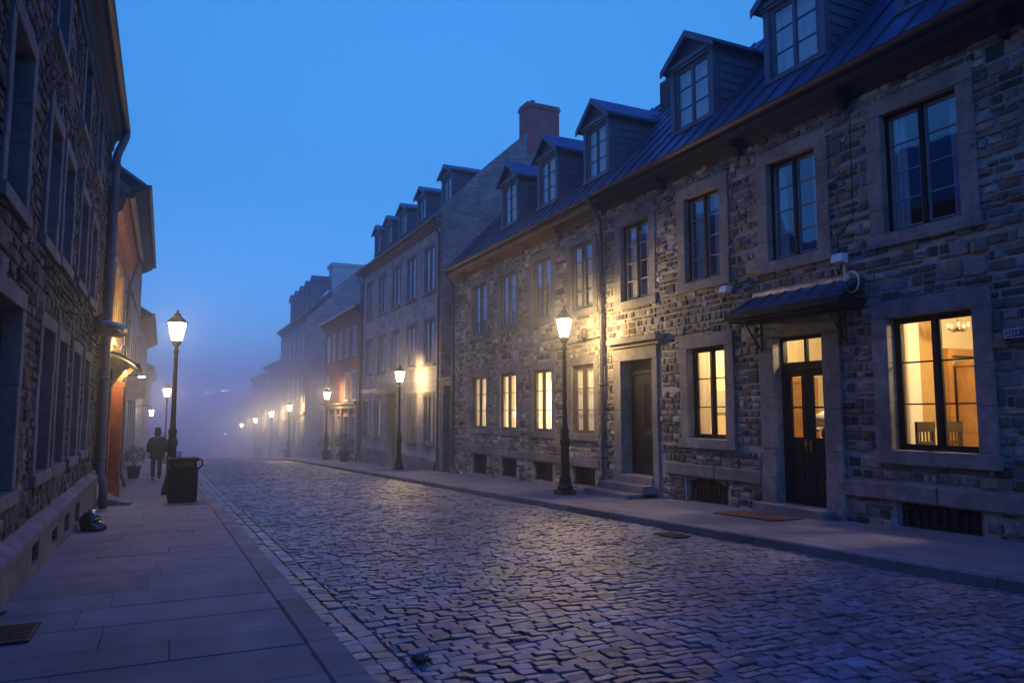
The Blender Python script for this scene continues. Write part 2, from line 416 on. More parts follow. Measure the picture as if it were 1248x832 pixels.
def dormer(F, house, yc, w, Df, zb, zt, zp, slope, rows=3, side=DORM, trim=DORMW, over=.18, lit=False, sash=SASH, hip=False):
    """front face stands at facade distance Df (negative: behind the wall plane); roof runs back into the main roof"""
    y0, y1 = yc-w/2, yc+w/2
    back = lambda z: Df-(z-zb)/slope-.15
    mb = MB()
    wy0, wy1, wz0, wz1 = y0+.17, y1-.17, zb+.08, zt-.16
    # front wall pieces
    F.box(mb, Df-.12, Df, y0, wy0, zb-.3, zt); F.box(mb, Df-.12, Df, wy1, y1, zb-.3, zt)
    F.box(mb, Df-.12, Df, wy0, wy1, zb-.3, wz0); F.box(mb, Df-.12, Df, wy0, wy1, wz1, zt)
    # clapboard cheeks
    nb = 9
    for k in range(nb):
        za = zb-.2+(zt-zb+.2)*k/nb; zc = zb-.2+(zt-zb+.2)*(k+1)/nb
        for (yy, sg) in ((y0, -1), (y1, 1)):
            pts = [F.p(Df-.121, yy-sg*.01, za), F.p(back(za), yy-sg*.01, za), F.p(back(zc), yy-sg*.01, zc), F.p(Df-.121, yy-sg*.01, zc)]
            mb.add([pts[0], pts[1], pts[2], pts[3], (pts[0][0], yy+sg*.018, za), (pts[1][0], yy+sg*.018, za), (pts[2][0], yy, zc), (pts[3][0], yy, zc)],
                   [(4, 5, 6, 7), (0, 1, 5, 4), (1, 2, 6, 5), (0, 4, 7, 3), (3, 7, 6, 2)])
    # tympanum
    mb.prism([F.p(Df-.02, y0, zt), F.p(Df-.02, y1, zt), F.p(Df-.02, yc, zp-.06)], (F.sg*-.1, 0, 0))
    dm = mb.build('dormer', side, house)
    # roof: two slabs + fascia rake + cornice
    mb = MB(); th = .07
    ze = zt-.02; yo0, yo1 = y0-over, y1+over
    sl = (zp-zt)/(w/2)
    zeo = zt-over*sl*.6
    for (ya, sg) in ((yo0, -1), (yo1, 1)):
        A = [F.p(Df+over, ya, zeo), F.p(Df+over, yc, zp), F.p(back(zp), yc, zp), F.p(back(zeo), ya, zeo)]
        up = [(x, y, z+th) for (x, y, z) in A]
        mb.add(A+up, [(0, 1, 2, 3), (4, 5, 6, 7), (0, 1, 5, 4), (1, 2, 6, 5), (2, 3, 7, 6), (3, 0, 4, 7)])
    mb.build('dormer_roof', ROOF, dm)
    mb = MB()
    F.box(mb, Df, Df+.09, y0-.06, y1+.06, zt-.07, zt+.02); F.box(mb, Df, Df+.05, y0-.02, y1+.02, zt-.13, zt-.07)
    for (ya, sg) in ((yo0, -1), (yo1, 1)):
        A = [F.p(Df+over+.004, ya, zeo-.09), F.p(Df+over+.004, ya, zeo+th*.9), F.p(Df+over+.004, yc, zp+th*.9), F.p(Df+over+.004, yc, zp-.09)]
        mb.prism(A, (-F.sg*.035, 0, 0))
    F.box(mb, Df, Df+.03, y0, y0+.13, zb, zt-.13); F.box(mb, Df, Df+.03, y1-.13, y1, zb, zt-.13); F.box(mb, Df, Df+.07, y0-.02, y1+.02, zb-.03, zb+.05)
    mb.build('dormer_trim', trim, dm, bevel=.006)
    mb = MB(); f = .05; ym = yc; dd = Df-.07
    F.box(mb, dd, dd+.05, wy0, wy0+f, wz0, wz1); F.box(mb, dd, dd+.05, wy1-f, wy1, wz0, wz1)
    F.box(mb, dd, dd+.05, wy0+f, wy1-f, wz0, wz0+f); F.box(mb, dd, dd+.05, wy0+f, wy1-f, wz1-f, wz1); F.box(mb, dd, dd+.055, ym-.035, ym+.035, wz0+f, wz1-f)
    for k in range(1, rows):
        z = wz0+(wz1-wz0)*k/rows
        F.box(mb, dd+.01, dd+.04, wy0+f, ym-.035, z-.012, z+.012); F.box(mb, dd+.01, dd+.04, ym+.035, wy1-f, z-.012, z+.012)
    mb.build('window', trim, dm)
    mb = MB()
    for (p, q) in ((wy0+f, ym-.035), (ym+.035, wy1-f)): mb.quad(F.p(dd+.02, p, wz0+f), F.p(dd+.02, q, wz0+f), F.p(dd+.02, q, wz1-f), F.p(dd+.02, p, wz1-f))
    mb.build('pane', GLASSD, dm)
    curtain(F, dm, wy0+.02, wy1-.02, wz0, wz1, dd-.09, CURT, 6, .02)
    mb = MB()
    mb.quad(F.p(dd-.2, wy0-.1, wz0-.1), F.p(dd-.2, wy1+.1, wz0-.1), F.p(dd-.2, wy1+.1, wz1+.1), F.p(dd-.2, wy0-.1, wz1+.1))
    mb.build('backing', DIM, dm)
    return dm
def main_roof(F, house, y0, y1, de, ze, dr, zr, m=ROOF, seam=.55, th=.1, name='roof', rib=True):
    mb = MB()
    P = [F.p(de, y0, ze), F.p(dr, y0, zr), F.p(2*dr-de, y0, ze)]
    pts = P+[(x, y, z-th) for (x, y, z) in P]
    n = 6; V = pts+[(x, y1, z) for (x, y, z) in pts]
    mb.add(V, [(0, 1, 7, 6), (1, 2, 8, 7), (3, 4, 10, 9), (4, 5, 11, 10), (0, 3, 9, 6), (2, 5, 11, 8), (0, 1, 4, 3), (1, 2, 5, 4), (6, 7, 10, 9), (7, 8, 11, 10)])
    if rib:
        L = Vector((F.x(dr)-F.x(de), 0, zr-ze)); nrm = Vector((-L.z, 0, L.x)).normalized()
        if nrm.z < 0: nrm = -nrm
        y = y0+.15
        while y < y1-.05:
            a = Vector(F.p(de, y, ze))+nrm*.003; b = Vector(F.p(dr, y, zr))+nrm*.003
            q = [a, a+Vector((0, .022, 0)), b+Vector((0, .022, 0)), b]
            mb.add([tuple(p) for p in q]+[tuple(p+nrm*.032) for p in q], [(4, 5, 6, 7), (0, 1, 5, 4), (1, 2, 6, 5), (2, 3, 7, 6), (3, 0, 4, 7)])
            y += seam
    return mb.build(name, m, house)
def gutter(F, house, y0, y1, d, z, r=.075, m=None):
    mb = MB(); n = 7; V = []
    for y in (y0, y1):
        for k in range(n+1):
            a = PI+PI*k/n; V.append(F.p(d+r*math.cos(a), y, z+r*math.sin(a)))
        for k in range(n+1):
            a = 2*PI-PI*k/n; V.append(F.p(d+(r-.012)*math.cos(a), y, z+(r-.012)*math.sin(a)))
    N = 2*(n+1)
    mb.add(V, [(k, (k+1) % N, (k+1) % N+N, k+N) for k in range(N)]+[tuple(range(n+1)), tuple(N+k for k in range(n+1))])
    return mb.build('gutter', m or GUTTER, house)
def cornice(F, house, y0, y1, prof, m):
    """prof: (d,z) outline extruded along the street"""
    mb = MB(); mb.prism([F.p(d, y0, z) for d, z in prof], (0, y1-y0, 0))
    return mb.build('cornice', m, house, bevel=.008)
def downpipe(F, house, y, ztop, zbot, d=.12, r=.055, dgut=.4, zg=None, m=PIPE, kick=True):
    mb = MB(); zg = zg or ztop+.35
    path = [F.p(dgut, y, zg), F.p(dgut, y, zg-.12), F.p(dgut-.06, y, zg-.2), F.p(d+.06, y, ztop+.05), F.p(d, y, ztop-.05), F.p(d, y, zbot+.55)]
    path += [F.p(d, y, zbot+.45), F.p(d+.12, y-.03, zbot+.18), F.p(d+.14, y-.04, zbot+.02)] if kick else [F.p(d, y, zbot+.02)]
    mb.tube(path, r, 12)
    z = zbot+.8
    while z < ztop-.1:
        mb.lathe(F.p(d, y, z), [(r+.012, 0), (r+.012, .06)], 12); F.box(mb, 0, d, y-.015, y+.015, z+.01, z+.05); z += 1.75
    return mb.build('drainpipe', m, house)
def plainwindow(F, house, h, rows=3, frame=FRAMEB, stone_m=DRESS, lit=None, sur=.14, proud=.03):
    return window(F, house, h, rows, sur, frame, frame, stone_m, proud, drape=[(.02, .5, 4), (.5, .98, 4)], dm=CURT, sillproud=.05)
def gable(F, house, y, pts, th, m, name='gable_wall'):
    mb = MB(); mb.prism([F.p(d, y, z) for d, z in pts], (0, th, 0)); return mb.build(name, m, house)
def point(name, loc, col, w, r=.08, parent=None):
    l = bpy.data.lights.new(name, 'POINT'); l.energy = w; l.color = col; l.shadow_soft_size = r
    o = bpy.data.objects.new(name, l); COL.objects.link(o); o.location = loc
    if parent is not None:
        o.parent = parent; o.location = Vector(loc)-ORG[parent.name]
    return o
WARM = (1.0, .66, .27)
INWARM = (1.0, .72, .36)

# ================================================================== SETTING: ground, road, pavements
def ystations(y0, y1):
    ys = [y0]; 
    while ys[-1] < y1: ys.append(min(y1, ys[-1]+(2 if ys[-1] < 160 else 12)))
    return ys
def strip(name, x0, x1, y0, y1, dz, m):
    mb = MB(); ys = ystations(y0, y1)
    V = []
    for y in ys: V += [(x0, y, gz(y)+dz), (x1, y, gz(y)+dz)]
    mb.add(V, [(2*i, 2*i+1, 2*i+3, 2*i+2) for i in range(len(ys)-1)])
    return struct(mb.build(name, m))
# ground sheet with the far hill
def hillz(x, y):
    b = gz(y)-.45
    if y > 150:
        t = min(1, (y-150)/95); b += (11.0+2.2*noise.noise((x*.02, 1.3, 0))+1.0*noise.noise((x*.07, 4.3, 0))+x*.02)*t*t*(3-2*t)
    return b
mb = MB(); xs = [-150+10*i for i in range(31)]; ys = [-40+5*i for i in range(37)]+[150+10*i for i in range(1, 16)]
mb.add([(x, y, hillz(x, y)) for y in ys for x in xs], [(j*31+i, j*31+i+1, (j+1)*31+i+1, (j+1)*31+i) for j in range(len(ys)-1) for i in range(30)], 0, True)
struct(mb.build('ground', EARTH))

# cobbled road
def setts(mb, x0, x1, y0, y1, along_y, wl, wc, fine, z):
    """one patch of setts; courses run across the street, or along it when along_y"""
    if along_y:
        c = x0
        while c < x1-.02:
            w = min(U(*wc), x1-c)
            if x1-c-w < .05: w = x1-c
            l = y0-U(0, .2)
            while l < y1:
                L = U(*wl); sett(mb, c, c+w, l, l+L, fine, z); l += L
            c += w
    else:
        c = y0; k = 0
        while c < y1:
            w = U(*wc); l = x0-U(0, .15); 
            while l < x1-.03:
                L = U(*wl)
                if x1-l-L < .07: L = x1-l
                sett(mb, max(l, x0), min(l+L, x1), c, c+w, fine, z); l += L
            c += w
CPAL = [(.16, .16, .165), (.19, .187, .187), (.13, .13, .137), (.175, .16, .15), (.21, .2, .195), (.10, .10, .107)]
def sett(mb, x0, x1, y0, y1, fine, zf):
    g = U(.002, .0055); x0 += g; x1 -= g; y0 += g*.9; y1 -= g*.9
    if x1-x0 < .03 or y1-y0 < .03: return
    cx, cy = (x0+x1)/2, (y0+y1)/2; w, h = (x1-x0)/2, (y1-y0)/2
    # slow waviness of the courses
    oy = .022*noise.noise((cx*.5, cy*.35, 0)); cy += oy
    z0 = zf(cx, cy)+U(-.008, .008)+.012*noise.noise((cx*.9, cy*.9, 5))
    t1, t2 = U(-.008, .008), U(-.008, .008)
    out = []; cr_ = min(w, h)*U(.18, .42)
    for (sx, sy, a0) in ((1, 1, 0), (-1, 1, 90), (-1, -1, 180), (1, -1, 270)):
        jx, jy = U(-.006, .003), U(-.006, .003)
        for da in ((8, 45, 82) if fine else (22, 68)):
            a = R(a0+da); out.append((sx*(w-cr_+jx)+cr_*math.cos(a), sy*(h-cr_+jy)+cr_*math.sin(a)))
        if fine: out.append((sx*(w if sy*sx < 0 else w*.1)*(1 if sx*sy < 0 else -1)*0+ (0 if sx*sy > 0 else sx*(w+U(-.006, .004))), (sy*(h+U(-.007, .003)) if sx*sy > 0 else 0)))
    n = len(out)
    pk = random.choice(CPAL); v = U(.6, 1.02); tone = (pk[0]*v*.88, pk[1]*v*.98, pk[2]*v*1.08)
    if random.random() < .03: tone = (.2*v, .14*v, .11*v)
    rings = ((1, -.05), (.99, -.010), (.955, -.0025), (.88, .0)) if fine else ((1, -.03), (.93, 0))
    V = []
    for (sc, dz) in rings:
        for (px, py) in out: V.append((cx+px*sc, cy+py*sc, z0+dz+(t1*px/w+t2*py/h)*sc*.8))
    V.append((cx, cy, z0+(.001 if fine else .003)))
    f = []
    for r in range(len(rings)-1): f += [(r*n+k, r*n+(k+1) % n, (r+1)*n+(k+1) % n, (r+1)*n+k) for k in range(n)]
    r = len(rings)-1; f += [(r*n+k, r*n+(k+1) % n, len(V)-1) for k in range(n)]
    mb.add(V, f, 1, not fine, tone)
def roadz(x, y): 
    t = (x-4.3)/3.05
    return gz(y)+ROAD-.02+.05*(1-t*t)
mb = MB(); ys = ystations(-20, 150); V = []
rx = [1.0, 1.3, 2.2, 3.2, 4.3, 5.4, 6.4, 7.2, 7.5]
for y in ys:
    for x in rx: V.append((x, y, roadz(x, y)-.016))
k = len(rx)
mb.add(V, [(j*k+i, j*k+i+1, (j+1)*k+i+1, (j+1)*k+i) for j in range(len(ys)-1) for i in range(k-1)], 0, True)
setts(mb, 1.27, 1.56, 1.5, 52, True, (.12, .22), (.13, .15), True, roadz)
setts(mb, 1.565, 7.05, 1.5, 26, False, (.12, .21), (.085, .112), True, roadz)
setts(mb, 1.565, 7.05, 26, 56, False, (.12, .21), (.085, .112), False, roadz)
setts(mb, 7.06, 7.345, 1.5, 52, True, (.17, .28), (.13, .15), True, roadz)
struct(mb.build('cobblestone_road', [JOINT, COBBLE], tone=True))

# pavements: slabs with open joints over a bed
def slabs(name, x0, x1, y0, y1, dz, lens, widths, thick=.12, jitter=.004):
    mb = MB(); ys_ = ystations(y0, y1); V = []
    for y in ys_: V += [(x0-.0, y, gz(y)+dz-.008), (x1, y, gz(y)+dz-.008)]
    mb.add(V, [(2*i, 2*i+1, 2*i+3, 2*i+2) for i in range(len(ys_)-1)], 0)
    y = y0
    while y < y1:
        L = U(*lens); 
        cuts = [x0]
        while cuts[-1] < x1-.01:
            w = U(*widths)
            if x1-cuts[-1]-w < .35: w = x1-cuts[-1]
            cuts.append(cuts[-1]+w)
        for a, b in zip(cuts, cuts[1:]):
            g = U(.0015, .004); q = .006; j = U(-jitter, jitter)*.6; v = U(.85, 1.12); tone = (.135*v, .137*v, .145*v*U(.96, 1.04))
            ya, yb = y+g, y+L-g; xa, xb = a+g, b-g
            zz = lambda yy: gz(yy)+dz+j
            V = [(xa, ya, zz(ya)-.03), (xb, ya, zz(ya)-.03), (xb, yb, zz(yb)-.03), (xa, yb, zz(yb)-.03),
                 (xa, ya, zz(ya)-.003), (xb, ya, zz(ya)-.003), (xb, yb, zz(yb)-.003), (xa, yb, zz(yb)-.003),
                 (xa+q, ya+q, zz(ya)), (xb-q, ya+q, zz(ya)), (xb-q, yb-q, zz(yb)), (xa+q, yb-q, zz(yb))]
            f = [(0, 1, 5, 4), (1, 2, 6, 5), (2, 3, 7, 6), (3, 0, 4, 7), (4, 5, 9, 8), (5, 6, 10, 9), (6, 7, 11, 10), (7, 4, 8, 11), (8, 9, 10, 11)]
            mb.add(V, f, 1, False, tone)
        y += L
    return struct(mb.build(name, [JOINT, SLAB], tone=True))
slabs('left_pavement', -1.5, 1.0, -6, 70, LWALK, (.45, .8), (.7, 1.6))
slabs('right_pavement', 7.62, 9.9, -6, 70, RWALK, (1.2, 1.9), (1.2, 2.6))
def kerbs(name, x0, x1, y0, y1, top, bot):
    mb = MB(); y = y0
    while y < y1:
        L = U(.9, 1.7); g = .004; v = U(.8, 1.15); t = (.15*v, .145*v, .14*v); j = U(-.006, .006)
        ya, yb = y+g, y+L-g
        V = []
        for yy in (ya, yb):
            z = gz(yy)
            q = .02
            V += [(x0+j, yy, z+bot), (x0+j, yy, z+top-q), (x0+q+j, yy, z+top+.001), (x1-q, yy, z+top+.001), (x1, yy, z+top-q), (x1, yy, z+bot)]
        f = [(i, i+1, i+7, i+6) for i in range(5)]+[(0, 1, 2, 3, 4, 5), (6, 7, 8, 9, 10, 11)]
        mb.add(V, f, 0, False, t); y += L
    return struct(mb.build(name, KERB, tone=True))
kerbs('left_kerb', 1.004, 1.262, -6, 75, LWALK, -.3)
kerbs('right_kerb', 7.352, 7.616, -6, 75, RWALK, -.3)
strip('far_left_pavement', -1.5, 1.262, 70, 150, LWALK, SLAB).data.color_attributes
strip('far_right_pavement', 7.35, 9.9, 70, 150, RWALK, SLAB)
for o in (bpy.data.objects['far_left_pavement'], bpy.data.objects['far_right_pavement']):
    a = o.data.color_attributes.new('tone', 'FLOAT_COLOR', 'POINT')
    a.data.foreach_set('color', [.23, .225, .22, 1]*len(o.data.vertices))

# ================================================================== HOUSE A (nearest on the right)
FR = Fac(9.8, -1)
def houseA():
    H = thing('stone_townhouse', 'near rubble stone house with lit double door under a lead canopy', 'house', (9.8, 8, gz(8)), 'houses along the right side')
    y0, y1 = -7.0, 15.46
    up = [(6.34, 7.54, 4.19, 6.04), (8.8, 9.92, 4.2, 6.0), (11.2, 12.28, 4.19, 5.98), (13.57, 14.7, 4.12, 5.94), (3.7, 4.85, 4.19, 6.04)]
    gr = [(6.29, 7.58, .96, 2.91), (11.15, 12.28, .99, 2.82), (3.3, 4.5, .96, 2.91)]
    d2, d1 = (8.8, 9.88, -.06, 2.83), (13.5, 14.74, .09, 2.71)
    base = [(6.36, 7.55, gz(7)+RWALK+.04, .2), (11.22, 12.38, gz(12)+RWALK+.04, .2)]
    holes = up+gr+[d2, d1]+base
    mb = MB()
    walls(mb, FR, y0, y1, -1.2, 6.75, holes)
    av = [grow(h, .17) for h in up+gr]+[grow(d2, .26), grow(d1, .26)]+[grow(b, .1) for b in base]
    av += [(y0, 8.5, .21, .47), (10.2, 13.2, .21, .47)]
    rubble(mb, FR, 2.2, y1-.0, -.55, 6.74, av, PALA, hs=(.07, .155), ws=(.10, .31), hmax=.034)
    mb.build('wall', [MORTAR, STONE], H, tone=True)
    for ya in (y1-.05, y0+.01): mb = MB(); mb.box(9.81, 17, ya, ya+.04, -1, 6.7); mb.build('party_wall', MORTAR, H)
    # string course
    for (a, b) in ((2, 4.9), (4.91, 6.9), (6.91, 8.47), (10.24, 11.5), (11.51, 13.1)): mb = MB(); FR.box(mb, -.05, .07, a, b-.006, .22, .465); mb.build('string_course', DRESS, H, bevel=.02)
    for i, h in enumerate(up): window(FR, H, h, 4, .25, FRAME, SASH, drape=[(.03, .22, 3), (.78, .97, 3)] if i < 2 else [(.03, .4, 4), (.6, .97, 4)], d0=-.16, proud=.04)
    window(FR, H, gr[0], 3, .26, FRAME, FRAME, gl=GLASS, drape=[(.93, .99, 2)], dm=CURTY)
    window(FR, H, gr[1], 3, .25, FRAME, FRAME, gl=GLASS, drape=[(.72, .97, 3)], dm=CURTY)
    window(FR, H, gr[2], 3, .25, FRAME, FRAME, gl=GLASS, drape=[(.03, .3, 3), (.7, .97, 3)])
    grille(FR, H, base[0], 8, wide=.045); grille(FR, H, base[1], 10, arch=True)
    for b in base: mb = MB(); FR.box(mb, -.42, -.4, b[0]-.2, b[1]+.2, b[2]-.2, b[3]+.2); mb.build('cellar', DIM, H)
    # double door
    a, b, c, e = d2; mid = (a+b)/2; D = -.24
    mb = MB()
    jamb(mb, FR, -.32, .06, a-.35, a, -.42, e, (.5, .9)); jamb(mb, FR, -.32, .06, b, b+.33, -.42, e, (.5, .9)); FR.box(mb, -.32, .064, a-.35, b+.33, e, e+.36)
    FR.box(mb, -.32, .075, a-.36, a+.0, -.42, .42); FR.box(mb, -.32, .075, b-.0, b+.345, -.42, .42)
    FR.box(mb, -.5, .30, a-.12, b+.35, -.42, c)
    mb.build('door_surround', DRESS, H, bevel=.014)
    mb = MB(); f = .06
    FR.box(mb, D, D+.1, a, a+f, c, e); FR.box(mb, D, D+.1, b-f, b, c, e); FR.box(mb, D, D+.1, a+f, b-f, e-f, e); FR.box(mb, D, D+.12, a+f, b-f, 2.27, 2.38)
    FR.box(mb, D+.01, D+.08, mid-.025, mid+.025, 2.38, e-f)
    fr = mb.build('door_frame', FRAME, H, bevel=.004)
    mb = MB()
    for (p, q) in ((a+f, mid-.025), (mid+.025, b-f)): mb.quad(FR.p(D+.04, p, 2.38), FR.p(D+.04, q, 2.38), FR.p(D+.04, q, e-f), FR.p(D+.04, p, e-f))
    mb.build('transom_pane', GLASS, fr)
    for (p, q) in ((a+f, mid-.004), (mid+.004, b-f)):
        mb = MB(); s = .12; zt, zg0, zg1 = 2.265, 1.08, 2.13
        FR.box(mb, D+.02, D+.07, p, p+s, c, zt); FR.box(mb, D+.02, D+.07, q-s, q, c, zt)
        FR.box(mb, D+.02, D+.07, p+s, q-s, zg1, zt); FR.box(mb, D+.02, D+.07, p+s, q-s, c, zg0); FR.box(mb, D+.025, D+.06, p+s, q-s, 1.58, 1.61)
        for (zc, ze) in ((c+.12, .55), (.62, zg0-.06)):
            FR.box(mb, D+.07, D+.082, p+s-.02, q-s+.02, zc, zc+.03); FR.box(mb, D+.07, D+.082, p+s-.02, q-s+.02, ze-.03, ze)
            FR.box(mb, D+.07, D+.082, p+s-.02, p+s+.01, zc+.03, ze-.03); FR.box(mb, D+.07, D+.082, q-s-.01, q-s+.02, zc+.03, ze-.03)
        leaf = mb.build('door', FRAME, H, bevel=.004)
        mb = MB(); mb.quad(FR.p(D+.045, p+s, zg0), FR.p(D+.045, q-s, zg0), FR.p(D+.045, q-s, zg1), FR.p(D+.045, p+s, zg1)); mb.build('pane', GLASS, leaf)
        mb = MB(); yy = q-.05 if q < mid else p+.05
        FR.box(mb, D+.07, D+.08, yy-.014, yy+.014, .84, 1.04); mb.tube([FR.p(D+.08, yy, 1.02), FR.p(D+.115, yy, 1.01), FR.p(D+.115, yy, .88), FR.p(D+.08, yy, .87)], .008, 8)
        mb.build('handle', BRASS, leaf)
    # canopy over the double door
    mb = MB(); ya, yb = 7.95, 10.45
    top = [(.02, ya+.1, 3.62), (.02, yb-.1, 3.62), (.6, yb, 3.28), (.6, ya, 3.28)]
    P = [FR.p(*q) for q in top]; Q = [(x, y, z-.05) for x, y, z in P]
    mb.add(P+Q, [(0, 1, 2, 3), (4, 7, 6, 5), (0, 4, 5, 1), (1, 5, 6, 2), (2, 6, 7, 3), (3, 7, 4, 0)])
    for k in range(7):
        y = ya+.12+(yb-ya-.24)*k/6; yt = ya+.2+(yb-ya-.4)*k/6
        p0, p1 = Vector(FR.p(.6, y, 3.283)), Vector(FR.p(.03, yt, 3.623)); mb.tube([p0, p1], .014, 6)
    FR.box(mb, .02, .57, ya+.02, yb-.02, 3.12, 3.2, 1)
    FR.box(mb, .56, .62, ya-.01, yb+.01, 3.17, 3.285, 1); FR.box(mb, .02, .56, ya-.01, ya+.03, 3.2, 3.28, 1); FR.box(mb, .02, .56, yb-.03, yb+.01, 3.2, 3.28, 1)
    cn = mb.build('door_canopy', [ROOF, FASC], H)
    mb = MB(); FR.box(mb, .0, .035, ya+.15, yb-.1, 3.6, 3.68); mb.build('flashing', mat('bright_zinc', (.55, .6, .68), .25, metal=.9, var=.1), cn)
    for y in (ya+.35, yb-.3):
        mb = MB(); FR.box(mb, .05, .08, y-.02, y+.02, 2.6, 3.12); mb.tube([FR.p(.08, y, 2.65), FR.p(.2, y, 2.8), FR.p(.42, y, 3.1)], .018, 6)
        mb.tube([FR.p(.1+.07*math.cos(t*.6), y, 2.95+.07*math.sin(t*.6)) for t in range(10)], .012, 6)
        mb.build('canopy_bracket', IRON, cn)
    # single door, deep recess and steps
    a, b, c, e = d1
    mb = MB()
    jamb(mb, FR, -.34, .06, a-.2, a, -.5, e, (.5, .9)); jamb(mb, FR, -.34, .06, b, b+.31, -.5, e, (.5, .9)); FR.box(mb, -.34, .064, a-.2, b+.31, e, e+.3)
    FR.box(mb, -.02, .22, 13.1, 15.1, 3.1, 3.23); FR.box(mb, -.02, .12, 13.15, 15.05, 3.012, 3.1)
    mb.build('door_surround', DRESS, H, bevel=.014)
    mb = MB(); FR.box(mb, -.6, .1, a-.0, b+.0, -.6, c); FR.box(mb, .0, .42, a-.1, b+.35, -.6, -.08); FR.box(mb, .0, .8, a-.1, b+.5, -.6, -.24)
    mb.build('step', DRESS, H, bevel=.015)
    mb = MB(); dD = -.3
    panel_leaf(mb, FR, dD, a, b, c, 2.4, [(a+.1, (a+b)/2-.03, .3, .95), ((a+b)/2+.03, b-.1, .3, .95), (a+.1, (a+b)/2-.03, 1.15, 2.2), ((a+b)/2+.03, b-.1, 1.15, 2.2)])
    FR.box(mb, dD, dD+.09, a, b, 2.4, 2.46); FR.box(mb, dD, dD+.05, a, b, 2.46, e)
    dr = mb.build('door', mat('dark_green_black_paint', (.005, .006, .008), .35, var=.2), H, bevel=.004)
    mb = MB(); FR.box(mb, dD+.062, dD+.075, a+.3, a+.58, 1.02, 1.09); mb.lathe(FR.p(dD+.1, a+.14, 1.05), [(.005, -.03), (.03, -.01), (.03, .01), (.005, .03)], 10); mb.build('letterbox', BRASS, dr)
    # eaves
    cornice(FR, H, y0, y1-.02, [(0.0, 6.5), (.06, 6.5), (.1, 6.58), (.12, 6.62), (.36, 6.66), (.4, 6.74), (.4, 6.86), (0, 6.86)], FASC)
    for y in (3.2, 5.6, 8.15, 10.55, 12.95): mb = MB(); FR.box(mb, .0, .3, y-.06, y+.06, 6.52, 6.655); FR.box(mb, .0, .14, y-.05, y+.05, 6.36, 6.52); mb.build('eave_bracket', FASC, H, bevel=.01)
    gutter(FR, H, y0, y1-.03, .47, 6.86)
    main_roof(FR, H, y0, y1, .42, 6.88, -3.3, 10.75)
    for yc in (12.45, 9.55, 6.72, 3.9): dormer(FR, H, yc, 1.44, -.4, 7.72, 9.3, 9.82, 1.04)
    downpipe(FR, H, y1-.02, 6.3, gz(15.4)+RWALK, zg=6.84, dgut=.47)
    mb = MB(); mb.box(12.3, 12.62, 16.0, 16.4, 9.8, 10.75); mb.lathe((12.46, 16.2, 10.75), [(.09, 0), (.08, .25), (.1, .27)], 10); mb.build('chimney', mat('sooty_brick', (.08, .06, .055), .9, bump=.4), H)
    # rooms
    for (a, b, z0, z1, m) in ((2.2, 8.5, .3, 3.3, PLAST), (8.55, 10.9, -.02, 3.45, PLAST), (10.95, 13.05, -.02, 3.45, PLAST)):
        interior(FR, H, a, b, z0, z1, 3.6, m)
    for (a, b) in ((2.2, 8.2), (8.25, 10.6), (10.65, 13.1), (13.15, 15.3)): interior(FR, H, a, b, 3.6, 6.6, 4, DIM)
    return H
HA = houseA()
